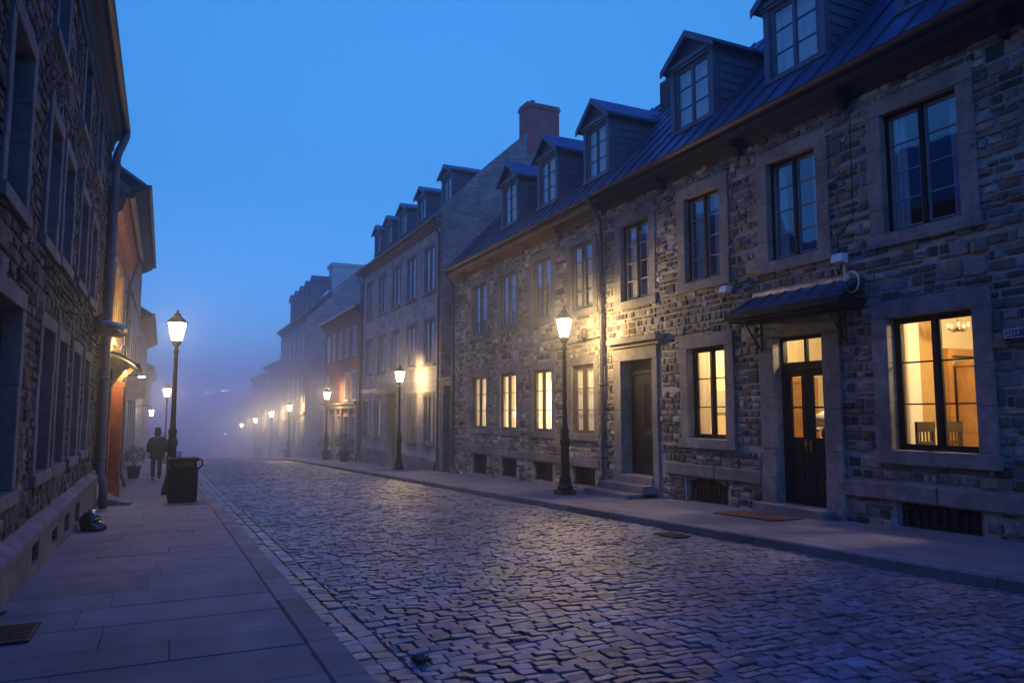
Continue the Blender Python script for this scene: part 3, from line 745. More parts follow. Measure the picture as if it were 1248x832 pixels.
# interior of the big window's room
def room_details():
    mb = MB(); mb.box(10.85, 11.6, 8.4, 8.49, .3, 3.29); mb.build('white_pillar', WHITE, HA)
    mb = MB(); mb.box(12.28, 12.4, 8.36, 8.49, .3, 2.62); mb.box(12.4, 13.36, 8.36, 8.49, 2.5, 2.62); mb.build('door_case', WOOD, HA)
    mb = MB(); mb.box(11.605, 13.38, 8.455, 8.495, .3, 1.25); mb.build('wainscot', mat('cream_wainscot', (.7, .55, .34), .7, var=.06), HA)
    mb = MB(); mb.box(11.605, 12.275, 8.47, 8.496, 1.252, 3.29); mb.build('painted_panel', mat('tan_wall_paint', (.5, .32, .13), .85, var=.06), HA)
    t = thing('glazed_cabinet', 'honey oak cabinet with white shelves seen through the large lit window', 'cabinet', (12.9, 8.2, .3))
    a, b = 12.45, 13.3
    mb = MB(); mb.box(a, b, 8.0, 8.35, .3, 1.15); mb.box(a, a+.06, 8.02, 8.35, 1.15, 2.3); mb.box(b-.06, b, 8.02, 8.35, 1.15, 2.3); mb.box(a-.03, b+.03, 7.98, 8.35, 2.3, 2.4); mb.box(a+.06, b-.06, 8.33, 8.35, 1.15, 2.3); mb.build('carcass', WOOD, t, bevel=.008)
    for z in (1.45, 1.85):
        mb = MB(); mb.box(a+.065, b-.065, 8.04, 8.32, z, z+.03); mb.build('shelf', WHITE, t)
    mb = MB()
    for (xx, z, r) in ((12.65, 1.48, .07), (12.9, 1.48, .05), (12.7, 1.88, .06), (13.0, 1.88, .05), (12.85, 1.15, .08)): mb.lathe((xx, 8.18, z), [(r*.6, 0), (r, r), (r*.5, r*2), (r*.6, r*2.3)], 10)
    o = mb.build('crockery', WHITE, origin=(12.85, 8.18, 1.15)); tag(o, 'white crockery on the shelves of the oak cabinet', 'crockery', kind='stuff')
    for i, (xx, yy) in enumerate(((10.97, 8.12), (11.66, 8.12))):
        c = thing('dining_chair', ['dark wooden chair behind the left casement of the large lit window', 'dark wooden chair behind the right casement of the large lit window'][i], 'chair', (xx, yy, .3), 'chairs in the lit room')
        mb = MB(); mb.box(xx-.21, xx+.21, yy-.22, yy+.22, .74, .78); mb.build('seat', DARKW, c)
        for sy in (-.19, .19):
            for sd in (-.18, .18):
                mb = MB(); mb.box(xx+sd-.02, xx+sd+.02, yy+sy-.02, yy+sy+.02, .3, .74); mb.build('leg', DARKW, c)
        mb = MB()
        for sx in (-.19, .19): mb.box(xx+sx-.02, xx+sx+.02, yy-.22, yy-.18, .78, 1.36)
        mb.box(xx-.21, xx+.21, yy-.225, yy-.185, 1.2, 1.36); mb.box(xx-.17, xx+.17, yy-.215, yy-.195, 1.0, 1.05)
        for k in range(4): mb.box(xx-.12+.08*k-.014, xx-.12+.08*k+.014, yy-.212, yy-.198, .78, 1.2)
        mb.build('backrest', DARKW, c)
    t = thing('ceiling_lamp', 'small brass ceiling lamp in the room behind the large window', 'lamp', (11.75, 7.8, 2.7))
    c = (11.75, 7.8, 3.29); mb = MB(); mb.lathe(c, [(.08, 0), (.07, -.03), (.012, -.04), (.012, -.38), (.06, -.42), (.02, -.46)], 12)
    for k in range(5):
        a = 2*PI*k/5; mb.tube([(c[0], c[1], c[2]-.42), (c[0]+.1*math.cos(a), c[1]+.1*math.sin(a), c[2]-.46), (c[0]+.15*math.cos(a), c[1]+.15*math.sin(a), c[2]-.4)], .01, 6)
    mb.build('rod', BRASS, t)
    for k in range(5):
        a = 2*PI*k/5; mb = MB(); mb.lathe((c[0]+.15*math.cos(a), c[1]+.15*math.sin(a), c[2]-.4), [(.012, 0), (.028, .03), (.026, .06), (.008, .09)], 10); mb.build('bulb', emit('warm_bulb', (1, .7, .35), .8), t)
    cx, cy, cz = 10.62, 9.55, 1.04
    t = thing('flower_vase', 'vase of white flowers behind the right pane of the lit double door', 'vase', (cx, cy, cz))
    mb = MB(); mb.lathe((cx, cy, cz), [(.05, 0), (.09, .06), (.08, .14), (.045, .2), (.055, .22)], 14); mb.build('vase_body', DARKW, t)
    mb = MB()
    for k in range(34):
        a, r = U(0, 6.28), U(.02, .24); q = (cx+r*math.cos(a), cy+r*math.sin(a), cz+.24+U(0, .2)-r*.5)
        mb.lathe((q[0], q[1], q[2]-.03), [(.01, 0), (.04, .02), (.05, .045), (.02, .07)], 7)
    mb.lathe((cx, cy, cz+.2), [(.03, 0), (.17, .08), (.2, .16), (.15, .25), (.04, .3)], 12)
    mb.build('bouquet', WHITE, t)
    t = thing('hall_table', 'narrow oak table holding the flower vase inside the lit door', 'table', (cx, cy, -.02))
    mb = MB(); mb.box(cx-.2, cx+.5, cy-.3, cy+.3, cz-.05, cz-.002); mb.build('tabletop', WOOD, t)
    for (dx, dy) in ((-.15, -.25), (.45, -.25), (-.15, .25), (.45, .25)):
        mb = MB(); mb.box(cx+dx-.02, cx+dx+.02, cy+dy-.02, cy+dy+.02, -.02, cz-.05); mb.build('leg', WOOD, t)
    mb = MB(); mb.box(10.95, 11.05, 10.82, 10.89, 0, 2.2); mb.box(11.75, 11.85, 10.82, 10.89, 0, 2.2); mb.box(11.05, 11.75, 10.82, 10.89, 2.1, 2.2); mb.box(11.05, 11.75, 10.86, 10.89, 0, 2.1); mb.build('inner_door', WOOD, HA)
    mb = MB(); mb.box(10.75, 10.85, 12.9, 13.04, 0, 3.4); mb.box(10.95, 11.5, 13.0, 13.04, 1.5, 2.0); mb.build('wall_panel', WHITE, HA)
    point('room_light', (11.3, 6.3, 3.0), INWARM, 150, .15); point('hall_light', (10.45, 9.3, 2.95), INWARM, 60, .12); point('side_room_light', (11.2, 11.9, 2.9), INWARM, 85, .12)
room_details()

# ================================================================== HOUSE B
def houseB():
    H = thing('stone_townhouse', 'rubble stone house with four lit curtained windows behind the street lamp', 'house', (9.8, 20, gz(20)), 'houses along the right side')
    y0, y1 = 15.47, 25.95
    Y = [(16.0, 17.12), (18.24, 19.42), (20.57, 21.75), (22.9, 24.15)]
    up = [(a, b, 4.2, 5.95) for a, b in Y]; gr = [(a, b, .97, 2.74) for a, b in Y]
    base = [(a+.06, b, gz((a+b)/2)+RWALK+.12, .1) for a, b in Y]
    mb = MB(); walls(mb, FR, y0, y1, -1.6, 6.7, up+gr+base)
    av = [grow(h, .15) for h in up+gr]+[grow(b, .1) for b in base]+[(y0, y1, .12, .35)]
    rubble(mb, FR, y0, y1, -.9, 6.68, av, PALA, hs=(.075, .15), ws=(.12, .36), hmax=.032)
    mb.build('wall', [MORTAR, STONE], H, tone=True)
    mb = MB(); mb.prism([(9.79, y1, -1.6), (16.8, y1, -1.6), (16.8, y1, 6.7), (13.1, y1, 10.6), (9.79, y1, 6.9)], (0, .02, 0)); mb.build('gable_wall', MORTAR, H)
    for i, h in enumerate(up): window(FR, H, h, 4, .22, FRAMEB, SASH, drape=[(.04, .45, 4), (.55, .96, 4)], d0=-.1, proud=.035)
    for i, h in enumerate(gr): window(FR, H, h, 3, .22, FRAMEB, FRAMEB, gl=GLASS, drape=[[(.02, .5, 5), (.5, .98, 5)], [(.02, .47, 5), (.53, .98, 5)], [(.02, .36, 5), (.66, .98, 5)], [(.02, .49, 6), (.51, .98, 5)]][i], dm=CURTY if i else CURT, d0=-.1, proud=.035)
    for b in base: grille(FR, H, b, 9, .12)
    mb = MB(); FR.box(mb, -.42, -.4, y0+.1, y1-.1, -1.2, .15); mb.build('cellar', DIM, H)
    for a, b in ((y0+.3, 17.9), (17.91, 20.2), (20.21, 22.4), (22.41, y1-.05)): mb = MB(); FR.box(mb, -.05, .04, a, b-.006, .13, .34); mb.build('string_course', DRESS, H, bevel=.015)
    cornice(FR, H, y0, y1+.2, [(0, 6.42), (.05, 6.42), (.08, 6.55), (.34, 6.6), (.38, 6.66), (.38, 6.8), (0, 6.8)], FASCB)
    for y in (17.65, 19.95, 22.3, 24.8): mb = MB(); FR.box(mb, 0, .26, y-.06, y+.06, 6.44, 6.595); FR.box(mb, 0, .12, y-.05, y+.05, 6.3, 6.44); mb.build('eave_bracket', FASCB, H, bevel=.01)
    gutter(FR, H, y0, y1+.22, .45, 6.83)
    main_roof(FR, H, y0+.01, y1+.22, .4, 6.84, -3.3, 10.72)
    for yc in (16.45, 19.25, 21.95): dormer(FR, H, yc, 1.28, -.42, 7.72, 9.3, 9.86, 1.04)
    downpipe(FR, H, y1-.1, 6.2, gz(25.9)+RWALK, zg=6.8, dgut=.45, r=.045)
    interior(FR, H, 17.65, 25.7, .5, 3.3, 2.6, PLAST); interior(FR, H, 15.6, 17.6, .5, 3.3, 2.6, DIM); interior(FR, H, 15.6, 25.7, 3.5, 6.5, 3, DIM)
    for yy, w in ((18.8, 110), (21.1, 130), (23.5, 120)): point('room_light', FR.p(-1.1, yy, 1.8), (1, .84, .56), w*(1.2 if yy < 23 else .28), .15)
    point('room_light', FR.p(-1.3, 16.6, 2.4), (1, .66, .3), 45, .15)
    return H
HB = houseB()

# ================================================================== gateway between B and C
t = thing('gateway', 'narrow tall gateway with stone lintel between two stone houses', 'gateway', (9.8, 26.7, gz(26.7)))
mb = MB(); FR.box(mb, -.3, .05, 25.98, 26.28, -1.2, 2.55); FR.box(mb, -.3, .05, 27.1, 27.36, -1.2, 2.55); FR.box(mb, -.3, .06, 25.98, 27.36, 2.55, 2.75); FR.box(mb, -.32, .16, 25.96, 27.38, 2.75, 2.86)
mb.build('surround', DRESS, t, bevel=.012)
mb = MB(); panel_leaf(mb, FR, -.22, 26.29, 27.09, -.72, 1.95, [(26.36, 27.02, -.55, .3), (26.36, 27.02, .45, 1.8)]); FR.box(mb, -.22, -.15, 26.29, 27.09, 1.95, 2.54); mb.build('door', FRAMEB, t)

# ================================================================== HOUSE C
ASH = lambda ax: brickmat('ashlar', (.40, .37, .35), (.32, .30, .29), (.22, .2, .19), .5, .24, ax, .01)
ASHG = lambda ax: brickmat('gable_rubble', (.28, .275, .27), (.19, .185, .185), (.2, .19, .18), .42, .15, ax, .018, bump=1)
def houseC():
    H = thing('stone_townhouse', 'tall smooth grey stone house with brick chimney and five dormers', 'house', (9.8, 34, gz(34)), 'houses along the right side')
    y0, y1 = 27.4, 40.55; cs = [28.92, 31.45, 33.9, 36.35, 38.9]
    top = [(c-.6, c+.6, 6.5, 8.4) for c in cs]; mid = [(c-.6, c+.6, 3.5, 5.3) for c in cs]
    gr = [(c-.58, c+.58, .28, 2.22) for c in (28.92, 31.2, 36.9, 39.2)]; door = (33.6, 34.6, -.72, 2.1)
    mb = MB(); walls(mb, FR, y0, y1, -2, 9.2, top+mid+gr+[door]); mb.build('wall', ASH('Y'), H)
    gable(FR, H, y0-.03, [(.02, -2), (.02, 9.5), (.1, 9.62), (-1.9, 11.72), (-4.1, 13.75), (-8.2, 9.6), (-8.2, -2)], .3, ASHG('X'))
    gable(FR, H, y1-.27, [(0, -2), (0, 9.3), (-4.1, 13.4), (-8.2, 9.3), (-8.2, -2)], .26, ASHG('X'))
    for h in top: window(FR, H, h, 4, .13, FRAMEB, SASH, DRESS, .03, drape=[(.05, .5, 4), (.5, .95, 4)], sillproud=.06, d0=-.07)
    for h in mid: window(FR, H, h, 3, .13, FRAMEB, SASH, DRESS, .03, drape=[(.03, .5, 5), (.5, .97, 5)], sillproud=.06, d0=-.07)
    for i, h in enumerate(gr): window(FR, H, h, 3, .13, FRAMEB, SASH, DRESS, .03, gl=GLASS, drape=[(.02, .5, 5), (.5, .98, 5)] if i > 1 else [(.05, .3, 3), (.7, .95, 3)], sillproud=.06, d0=-.07)
    a, b, c, e = door
    mb = MB(); FR.box(mb, -.29, .1, a-.3, a, -1.2, e); FR.box(mb, -.29, .1, b, b+.3, -1.2, e); FR.box(mb, -.29, .11, a-.3, b+.3, e, e+.3)
    FR.box(mb, .0, .5, a-.1, b+.1, -1.3, -.85); mb.build('door_surround', DRESS, H, bevel=.012)
    mb = MB(); n = 10
    pts = [FR.p(.6, a-.55, 2.42)]+[FR.p(.6, a-.55+(b-a+1.1)*i/n, 2.5+.42*math.sin(PI*i/n)) for i in range(n+1)]+[FR.p(.6, b+.55, 2.42)]
    mb.prism(pts, (.58, 0, 0)); mb.build('door_canopy', ROOF, H)
    mb = MB(); panel_leaf(mb, FR, -.26, a, b, c, e, [(a+.1, b-.1, -.5, .4), (a+.1, b-.1, .6, 1.9)]); mb.build('door', FRAMEB, H)
    cornice(FR, H, y0, y1, [(0, 8.95), (.05, 8.95), (.1, 9.08), (.28, 9.12), (.32, 9.26), (0, 9.26)], FASCB)
    gutter(FR, H, y0-.02, y1, .39, 9.28)
    main_roof(FR, H, y0+.27, y1-.27, .34, 9.3, -4.1, 13.55, SLATE, rib=False)
    for yc in (28.6, 31.95, 34.95, 37.5, 39.75): dormer(FR, H, yc, 1.3, -.6, 10.28, 11.5, 11.85, 1.0, 2)
    B = brickmat('chimney_brick', (.42, .11, .075), (.32, .085, .06), (.2, .12, .1), .21, .075, 'X')
    mb = MB(); mb.box(13.55, 15.1, 27.35, 28.15, 12.5, 14.55); mb.box(13.5, 15.15, 27.3, 28.2, 14.55, 14.67); mb.box(13.53, 15.12, 27.33, 28.17, 14.67, 14.78); mb.lathe((14.0, 27.75, 14.78), [(.12, 0), (.1, .22), (.12, .24)], 10); mb.build('chimney', B, H)
    downpipe(FR, H, y0+.18, 8.7, gz(27.5)+RWALK, zg=9.25, dgut=.39, r=.05, d=.1); downpipe(FR, H, y1-.05, 8.7, gz(40.5)+RWALK, zg=9.25, dgut=.39, r=.05, d=.1)
    for a, b in ((y0+.35, 33.2), (35.0, y1-.2)): mb = MB(); FR.box(mb, -.05, .06, a, b, -1.7, -.35); mb.build('plinth', DRESS, H, bevel=.015)
    mb = MB(); FR.box(mb, .0, .05, 35.6, 40.3, 2.55, 2.68); FR.box(mb, .0, .09, 35.6, 40.3, 2.68, 2.75); mb.build('shop_fascia', FRAMEW, H)
    for z0, z1 in ((3.2, 6.0), (6.2, 9.0), (-.8, 2.9)): interior(FR, H, y0+.3, y1-.35, z0, z1, 3, DIM)
    point('room_light', FR.p(-1.0, 38, 1.6), (1, .76, .45), 90, .15); point('room_light', FR.p(-1.0, 33.9, 1.6), (1, .72, .38), 20, .15)
    return H
houseC()

# ================================================================== HOUSE D (red brick) and beyond
BR = lambda ax: brickmat('red_brick', (.34, .11, .075), (.26, .08, .06), (.2, .16, .14), .22, .075, ax, .01)
def houseD():
    H = thing('brick_house', 'low red brick house with pale shopfront pilasters', 'house', (9.8, 45.5, gz(45.5)), 'houses along the right side')
    y0, y1 = 40.6, 50.7
    up = [(c-.5, c+.5, 4.75, 6.5) for c in (42.2, 44.1, 46.0, 47.9, 49.6)]; md = [(c-.5, c+.5, 2.2, 3.9) for c in (42.2, 44.1, 49.6)]
    gr = [(a, b, -.9, 1.3) for a, b in ((41.5, 42.5), (43.2, 44.6), (45.4, 46.4), (47.0, 48.6))]
    mb = MB(); walls(mb, FR, y0, y1, -2.6, 7.3, up+md+gr); mb.build('wall', BR('Y'), H)
    gable(FR, H, y1, [(0, -2.6), (0, 7.3), (-4, 9.8), (-8, 7.3), (-8, -2.6)], -.25, BR('X'))
    for h in up+md: window(FR, H, h, 3, .1, FRAMEW, FRAMEW, DRESS, .03, drape=[(.05, .95, 6)], sillproud=.05, d0=-.06)
    for h in gr: window(FR, H, h, 2, .1, FRAMEB, SASH, FRAMEW, .05, gl=GLASS, drape=[(.05, .95, 6)])
    mb = MB()
    for y in (41.1, 42.85, 44.98, 46.7, 48.95, 50.3): FR.box(mb, -.02, .16, y-.14, y+.14, -2.2, 1.75)
    FR.box(mb, -.02, .2, 40.8, 50.5, 1.75, 2.0); FR.box(mb, -.02, .32, 40.75, 50.55, 2.0, 2.08); mb.build('shopfront', mat('sand_paint', (.36, .3, .23), .7, var=.2), H, bevel=.01)
    cornice(FR, H, y0, y1+.1, [(0, 7.0), (.1, 7.05), (.35, 7.25), (.42, 7.42), (0, 7.42)], FASC)
    gutter(FR, H, y0, y1+.1, .48, 7.44, m=FRAMEW)
    main_roof(FR, H, y0, y1+.1, .42, 7.46, -4, 9.9, SLATE, rib=False)
    interior(FR, H, y0+.1, y1-.3, 2.0, 7.0, 3, DIM); interior(FR, H, y0+.1, y1-.3, -1.6, 1.95, 3, DIM); point('room_light', FR.p(-1.2, 45.5, .9), (1, .72, .38), 14, .15)
houseD()
def plainhouse(F, name, label, grp, y0, y1, zb, zw, rows, cols, ww, m, mg, roofh, roofm=SLATE, gab=True, dorm=(), fasc=FASC, sur=.1, over=.35, depth=8, litrows=(), trim=FRAMEW):
    ym = (y0+y1)/2; H = thing(name, label, 'house', (F.X, ym, gz(ym)), grp)
    hs = []
    for (z0, z1) in rows:
        for c in range(cols):
            yc = y0+(y1-y0)*(c+.5)/cols; hs.append((yc-ww/2, yc+ww/2, z0, z1))
    mb = MB(); walls(mb, F, y0, y1, zb, zw, hs); mb.build('wall', m('Y'), H)
    if gab:
        for y, th in ((y0, .25), (y1, -.25)): gable(F, H, y-.004*(1 if th > 0 else -1), [(.003, zb), (.003, zw), (-depth/2, zw+roofh-.08), (-depth, zw), (-depth, zb)], th, mg('X'))
    for h in hs: window(F, H, h, 3, sur, trim, trim, DRESS, .03, drape=[(.05, .95, 5)], sillproud=.05, d0=-.06)
    cornice(F, H, y0, y1, [(.004, zw-.25), (.08, zw-.22), (over-.05, zw-.02), (over, zw+.12), (.004, zw+.12)], fasc)
    gutter(F, H, y0, y1, over+.07, zw+.14)
    main_roof(F, H, y0+.01, y1-.01, over, zw+.15, -depth/2, zw+roofh, roofm, rib=False)
    for d in dorm: dormer(F, H, *d)
    interior(F, H, y0+.3, y1-.3, zb+.3, zw-.3, 3, DIM)
    return H
GREY = lambda ax: brickmat('grey_stone', (.25, .24, .235), (.19, .185, .185), (.14, .135, .13), .45, .22, ax, .012)
HE = plainhouse(FR, 'stone_townhouse', 'tall grey stone house with raised pale firewall, far up the right side', 'houses along the right side', 58.5, 72.6, -4, 8.9, ((5.9, 7.9), (2.4, 4.4), (-1.4, .9)), 6, .95, GREY, lambda a: ASHG(a), 4.6, dorm=[(y, 1.3, -.7, 10.3, 12.0, 12.5, 1.1, 2) for y in (60.2, 63.0, 65.8, 68.6, 71.3)], depth=9)
mb = MB(); mb.box(11.75, 15.2, 58.55, 58.95, 9.5, 13.15); mb.box(11.75, 12.1, 58.96, 60.3, 9.5, 13.15); mb.box(11.6, 15.3, 58.45, 60.4, 13.15, 13.42); mb.build('firewall', mat('pale_render', (.36, .4, .45), .9, var=.12, scale=1.5), HE)
mb = MB(); FR.box(mb, -.02, .12, 58.6, 72.5, 1.35, 1.55); mb.build('string_course', DRESS, HE)
plainhouse(FR, 'stone_townhouse', 'dim stone house with lower roof fading in fog past the tall one', 'houses along the right side', 72.7, 83.5, -5, 6.2, ((3.2, 5.0), (0, 1.8), (-2.8, -.9)), 5, 1.0, GREY, GREY, 2.6)
plainhouse(FR, 'brick_house', 'dim brick house half lost in fog on the right', 'houses along the right side', 83.6, 97, -6, 5.6, ((2.6, 4.4), (-.6, 1.2), (-3.4, -1.6)), 5, 1.0, BR, BR, 2.4)
plainhouse(FR, 'stone_townhouse', 'farthest house of the right row, nearly gone in fog', 'houses along the right side', 97.2, 118, -7, 3.2, ((.2, 2.0), (-3.6, -1.8)), 7, 1.0, GREY, GREY, 2.4)

# ================================================================== LEFT ROW
FL = Fac(-1.35, 1)
def houseL():
    H = thing('stone_townhouse', 'tall rubble stone house at left with dark windows and cables', 'house', (-1.35, 12, gz(12)), 'houses along the left side')
    y0, y1 = -7, 18.45
    gr = [(7.45, 8.63, .75, 2.52), (10.03, 11.03, .8, 2.5), (11.5, 12.46, .8, 2.48), (13.3, 14.27, .8, 2.46), (15.05, 16.05, .82, 2.45), (5.0, 6.2, .75, 2.52)]
    up = [(7.45, 8.4, 3.45, 5.0), (9.75, 10.65, 3.5, 4.97), (11.2, 12.15, 3.55, 4.97), (13.3, 14.3, 3.6, 5.0), (15.2, 16.2, 3.6, 5.0), (5.1, 6.1, 3.45, 5.0)]
    u3 = [(9.75, 10.65, 5.95, 7.3), (12.8, 13.7, 5.95, 7.3), (15.2, 16.1, 5.95, 7.3), (7.3, 8.3, 5.95, 7.3)]
    bz = lambda y: gz(y)+.02
    base = [(7.3, 8.0, bz(7.7)+.05, .02), (9.75, 10.25, bz(10)+.1, .04), (11.35, 11.9, bz(11.6)+.12, -.02), (12.72, 13.3, bz(13)+.1, .0), (14.2, 14.85, bz(14.5)+.08, .0)]
    mb = MB(); walls(mb, FL, y0, y1, -1.4, 7.75, gr+up+u3)
    av = [grow(h, .12) for h in gr+up+u3]
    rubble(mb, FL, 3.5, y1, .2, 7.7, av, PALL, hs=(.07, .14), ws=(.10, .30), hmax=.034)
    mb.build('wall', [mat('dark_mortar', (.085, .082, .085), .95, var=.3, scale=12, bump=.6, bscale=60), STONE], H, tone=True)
    mb = MB(); mb.box(-9, -1.36, y1-.03, y1-.005, -1.4, 7.7); mb.build('party_wall', ASHG('X'), H)
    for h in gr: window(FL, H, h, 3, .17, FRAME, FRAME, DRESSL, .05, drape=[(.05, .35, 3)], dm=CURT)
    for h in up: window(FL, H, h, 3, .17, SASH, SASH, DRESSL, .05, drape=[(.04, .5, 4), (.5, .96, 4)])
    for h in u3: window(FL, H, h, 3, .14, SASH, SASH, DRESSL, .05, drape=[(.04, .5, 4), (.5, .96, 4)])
    mb = MB(); P = Fac(-1.25, 1)
    sheet(mb, P, 0, y0, y1-.01, -1.4, .1, [h for h in base]); 
    for h in base:
        a, b, c, e = h
        for q in ([(a, c), (b, c)], [(b, c), (b, e)], [(b, e), (a, e)], [(a, e), (a, c)]):
            (ya, za), (yb, zb) = q; mb.quad(P.p(0, ya, za), P.p(0, yb, zb), P.p(-.097, yb, zb), P.p(-.097, ya, za))
    y = 3.0
    while y < y1-.2:
        L = min(U(1.1, 1.9), y1-.02-y)
        mb.prism([P.p(-.09, y+.004, .09), P.p(.035, y+.004, .09), P.p(.045, y+.004, .15), P.p(.045, y+.004, .2), P.p(-.09, y+.004, .3)], (0, L-.008, 0)); y += L
    mb.build('plinth', DRESSL, H)
    for h in base:
        a, b, c, e = h; mb = MB()
        for k in range(5): P.box(mb, -.06, -.04, a+(b-a)*(k+.5)/5-.01, a+(b-a)*(k+.5)/5+.01, c, e)
        P.box(mb, -.095, -.09, a+.002, b-.002, c+.002, e-.002); mb.build('basement_grille', IRON, H)
    cornice(FL, H, y0, y1, [(0, 7.35), (.08, 7.35), (.1, 7.5), (.14, 7.6), (.22, 7.64), (.25, 7.76), (.25, 7.86), (0, 7.86)], FASC)
    mb = MB(); FL.box(mb, 0, .06, y0, y1, 7.12, 7.3); mb.build('frieze', FASC, H)
    gutter(FL, H, y0, y1+.05, .325, 7.88)
    main_roof(FL, H, y0, y1, .27, 7.9, -4, 11.5, SLATE, rib=False)
    mb = MB(); yy = y1-.35
    mb.tube([FL.p(.325, yy+.2, 7.86), FL.p(.325, yy+.18, 7.7), FL.p(.26, yy+.1, 7.45), FL.p(.2, yy, 7.25), FL.p(.17, yy, 7.1), FL.p(.17, yy, 1.0), FL.p(.17, yy, .2), FL.p(.24, yy-.02, -.02), FL.p(.25, yy-.03, gz(yy)+.03)], .085, 14)
    for z in (6.9, 4.9, 2.2, .5): mb.lathe(FL.p(.17, yy, z), [(.1, 0), (.1, .08)], 14); FL.box(mb, 0, .17, yy-.02, yy+.02, z+.01, z+.06)
    mb.build('drainpipe', mat('blue_grey_pipe', (.07, .09, .15), .45, metal=.2, var=.2), H)
    interior(FL, H, 3, y1-.2, .3, 3.1, 3, DIM); interior(FL, H, 3, y1-.2, 3.2, 5.6, 3, DIM); interior(FL, H, 3, y1-.2, 5.7, 7.6, 3, DIM)
    return H
houseL()

# orange-trimmed house with lit entrance
FL2 = Fac(-1.28, 1)
def houseM():
    H = thing('stucco_house', 'low house with rust orange eaves and glowing doorway', 'house', (-1.28, 22, gz(22)), 'houses along the left side')
    y0, y1 = 18.5, 26.2
    up = [(19.3, 20.2, 3.35, 5.2), (21.3, 22.2, 3.35, 5.2), (23.6, 24.5, 3.35, 5.2)]; door = (20.2, 21.5, -.55, 2.3); gr = [(22.6, 23.5, .3, 2.1), (24.4, 25.4, .3, 2.1)]
    ST = lambda ax: brickmat('ochre_stone', (.36, .3, .22), (.28, .24, .18), (.2, .17, .14), .38, .2, ax, .012)
    mb = MB(); walls(mb, FL2, y0, y1, -1.6, 6.3, up+gr+[door]); mb.build('wall', ST('Y'), H)
    for h in up: window(FL2, H, h, 3, .14, ORANGE, FRAMEW, mat('ochre_trim', (.4, .26, .1), .7, var=.2), .05, drape=[(.03, .97, 6)], dm=CURTY)
    for h in gr: window(FL2, H, h, 3, .14, FRAMEW, FRAMEW, DRESSL, .05, drape=[(.03, .97, 6)])
    a, b, c, e = door
    mb = MB(); FL2.box(mb, -.28, .12, a-.22, a, -.8, e); FL2.box(mb, -.28, .30, b, b+.24, -.8, e); FL2.box(mb, .0, .33, b-.012, b+.26, -.8, -.3); FL2.box(mb, .0, .34, b-.02, b+.26, e-.14, e); FL2.box(mb, .06, .24, b-.014, b, -.1, 1.0); FL2.box(mb, .06, .24, b-.014, b, 1.12, 2.05); FL2.box(mb, -.28, .14, a-.22, b+.24, e, e+.25); mb.build('door_surround', ORANGE, H, bevel=.015)
    mb = MB(); panel_leaf(mb, FL2, -.2, a, b, c, e, [(a+.1, a+.6, -.3, .6), (b-.6, b-.1, -.3, .6), (a+.1, a+.6, .8, 2.1), (b-.6, b-.1, .8, 2.1)]); mb.build('door', mat('dark_brown_door', (.05, .025, .015), .5), H)
    mb = MB(); FL2.box(mb, .0, .2, a-.35, b+.4, -1.2, -.52); FL2.box(mb, .0, .5, a-.35, b+.4, -1.2, -.5+-.0-.14); mb.build('step', DRESSL, H, bevel=.012)
    # curved canopy with scroll brackets
    mb = MB(); n = 8; prof = []
    for i in range(n+1):
        t_ = i/n; prof.append((.02+.62*t_, 2.98-.30*t_**1.6))
    pts = [FL2.p(d, a-.3, z) for d, z in prof]+[FL2.p(d, a-.3, z-.07) for d, z in reversed(prof)]
    mb.prism(pts, (0, b-a+.6, 0), 0, False); mb.tube([FL2.p(.66, a-.3, 2.64), FL2.p(.66, b+.3, 2.64)], .055, 8); cn = mb.build('door_canopy', IRON, H)
    for y in (a-.2, b+.2):
        mb = MB(); q = [FL2.p(.02, y-.02, 2.5), FL2.p(.06, y-.02, 1.9), FL2.p(.14, y-.02, 2.15), FL2.p(.3, y-.02, 2.4), FL2.p(.52, y-.02, 2.62), FL2.p(.02, y-.02, 2.86)]
        mb.prism(q, (0, .05, 0)); mb.build('canopy_bracket', mat('ochre_bracket', (.5, .32, .09), .6), cn)
    mb = MB(); mb.lathe(FL2.p(.3, (a+b)/2, 2.56), [(.03, .06), (.07, .04), (.08, -.02), (.05, -.07)], 12); mb.build('canopy_lamp', emit('canopy_bulb', WARM, 22, .8), cn)
    point('canopy_light', FL2.p(.3, (a+b)/2, 2.45), WARM, 26, .06); point('canopy_uplight', FL2.p(.22, 21.0, 3.14), WARM, 75, .05)
    cornice(FL2, H, y0, y1, [(0, 5.75), (.06, 5.75), (.1, 5.95), (.24, 6.05), (.3, 6.25), (.34, 6.4), (0, 6.4)], ORANGE)
    gutter(FL2, H, y0, y1, .41, 6.42); main_roof(FL2, H, y0, y1, .36, 6.44, -4, 8.9, SLATE, rib=False)
    downpipe(FL2, H, y1-.15, 5.6, gz(26), zg=6.4, dgut=.4, r=.05)
    interior(FL2, H, y0+.1, y1-.1, 3.0, 5.7, 3, PLAST); interior(FL2, H, 21.9, y1-.1, -.6, 2.6, 3, DIM)
    point('room_light', FL2.p(-1.0, 20.8, 4.9), INWARM, 12, .12)
houseM()
FL3 = Fac(-1.3, 1)
GREYL = lambda ax: brickmat('left_greystone', (.25, .24, .25), (.2, .195, .2), (.15, .145, .15), .5, .25, ax, .01)
plainhouse(FL3, 'stone_townhouse', 'tall slim grey house with wide cornice beyond the orange eaves', 'houses along the left side', 26.3, 41.4, -3, 8.75, ((6.0, 7.9), (3.0, 4.9), (-.2, 1.9)), 7, 1.0, GREYL, lambda a: brickmat('dark_slate_hung', (.07, .075, .09), (.055, .06, .075), (.04, .04, .05), .3, .2, a, .01), 3.2, over=.5)
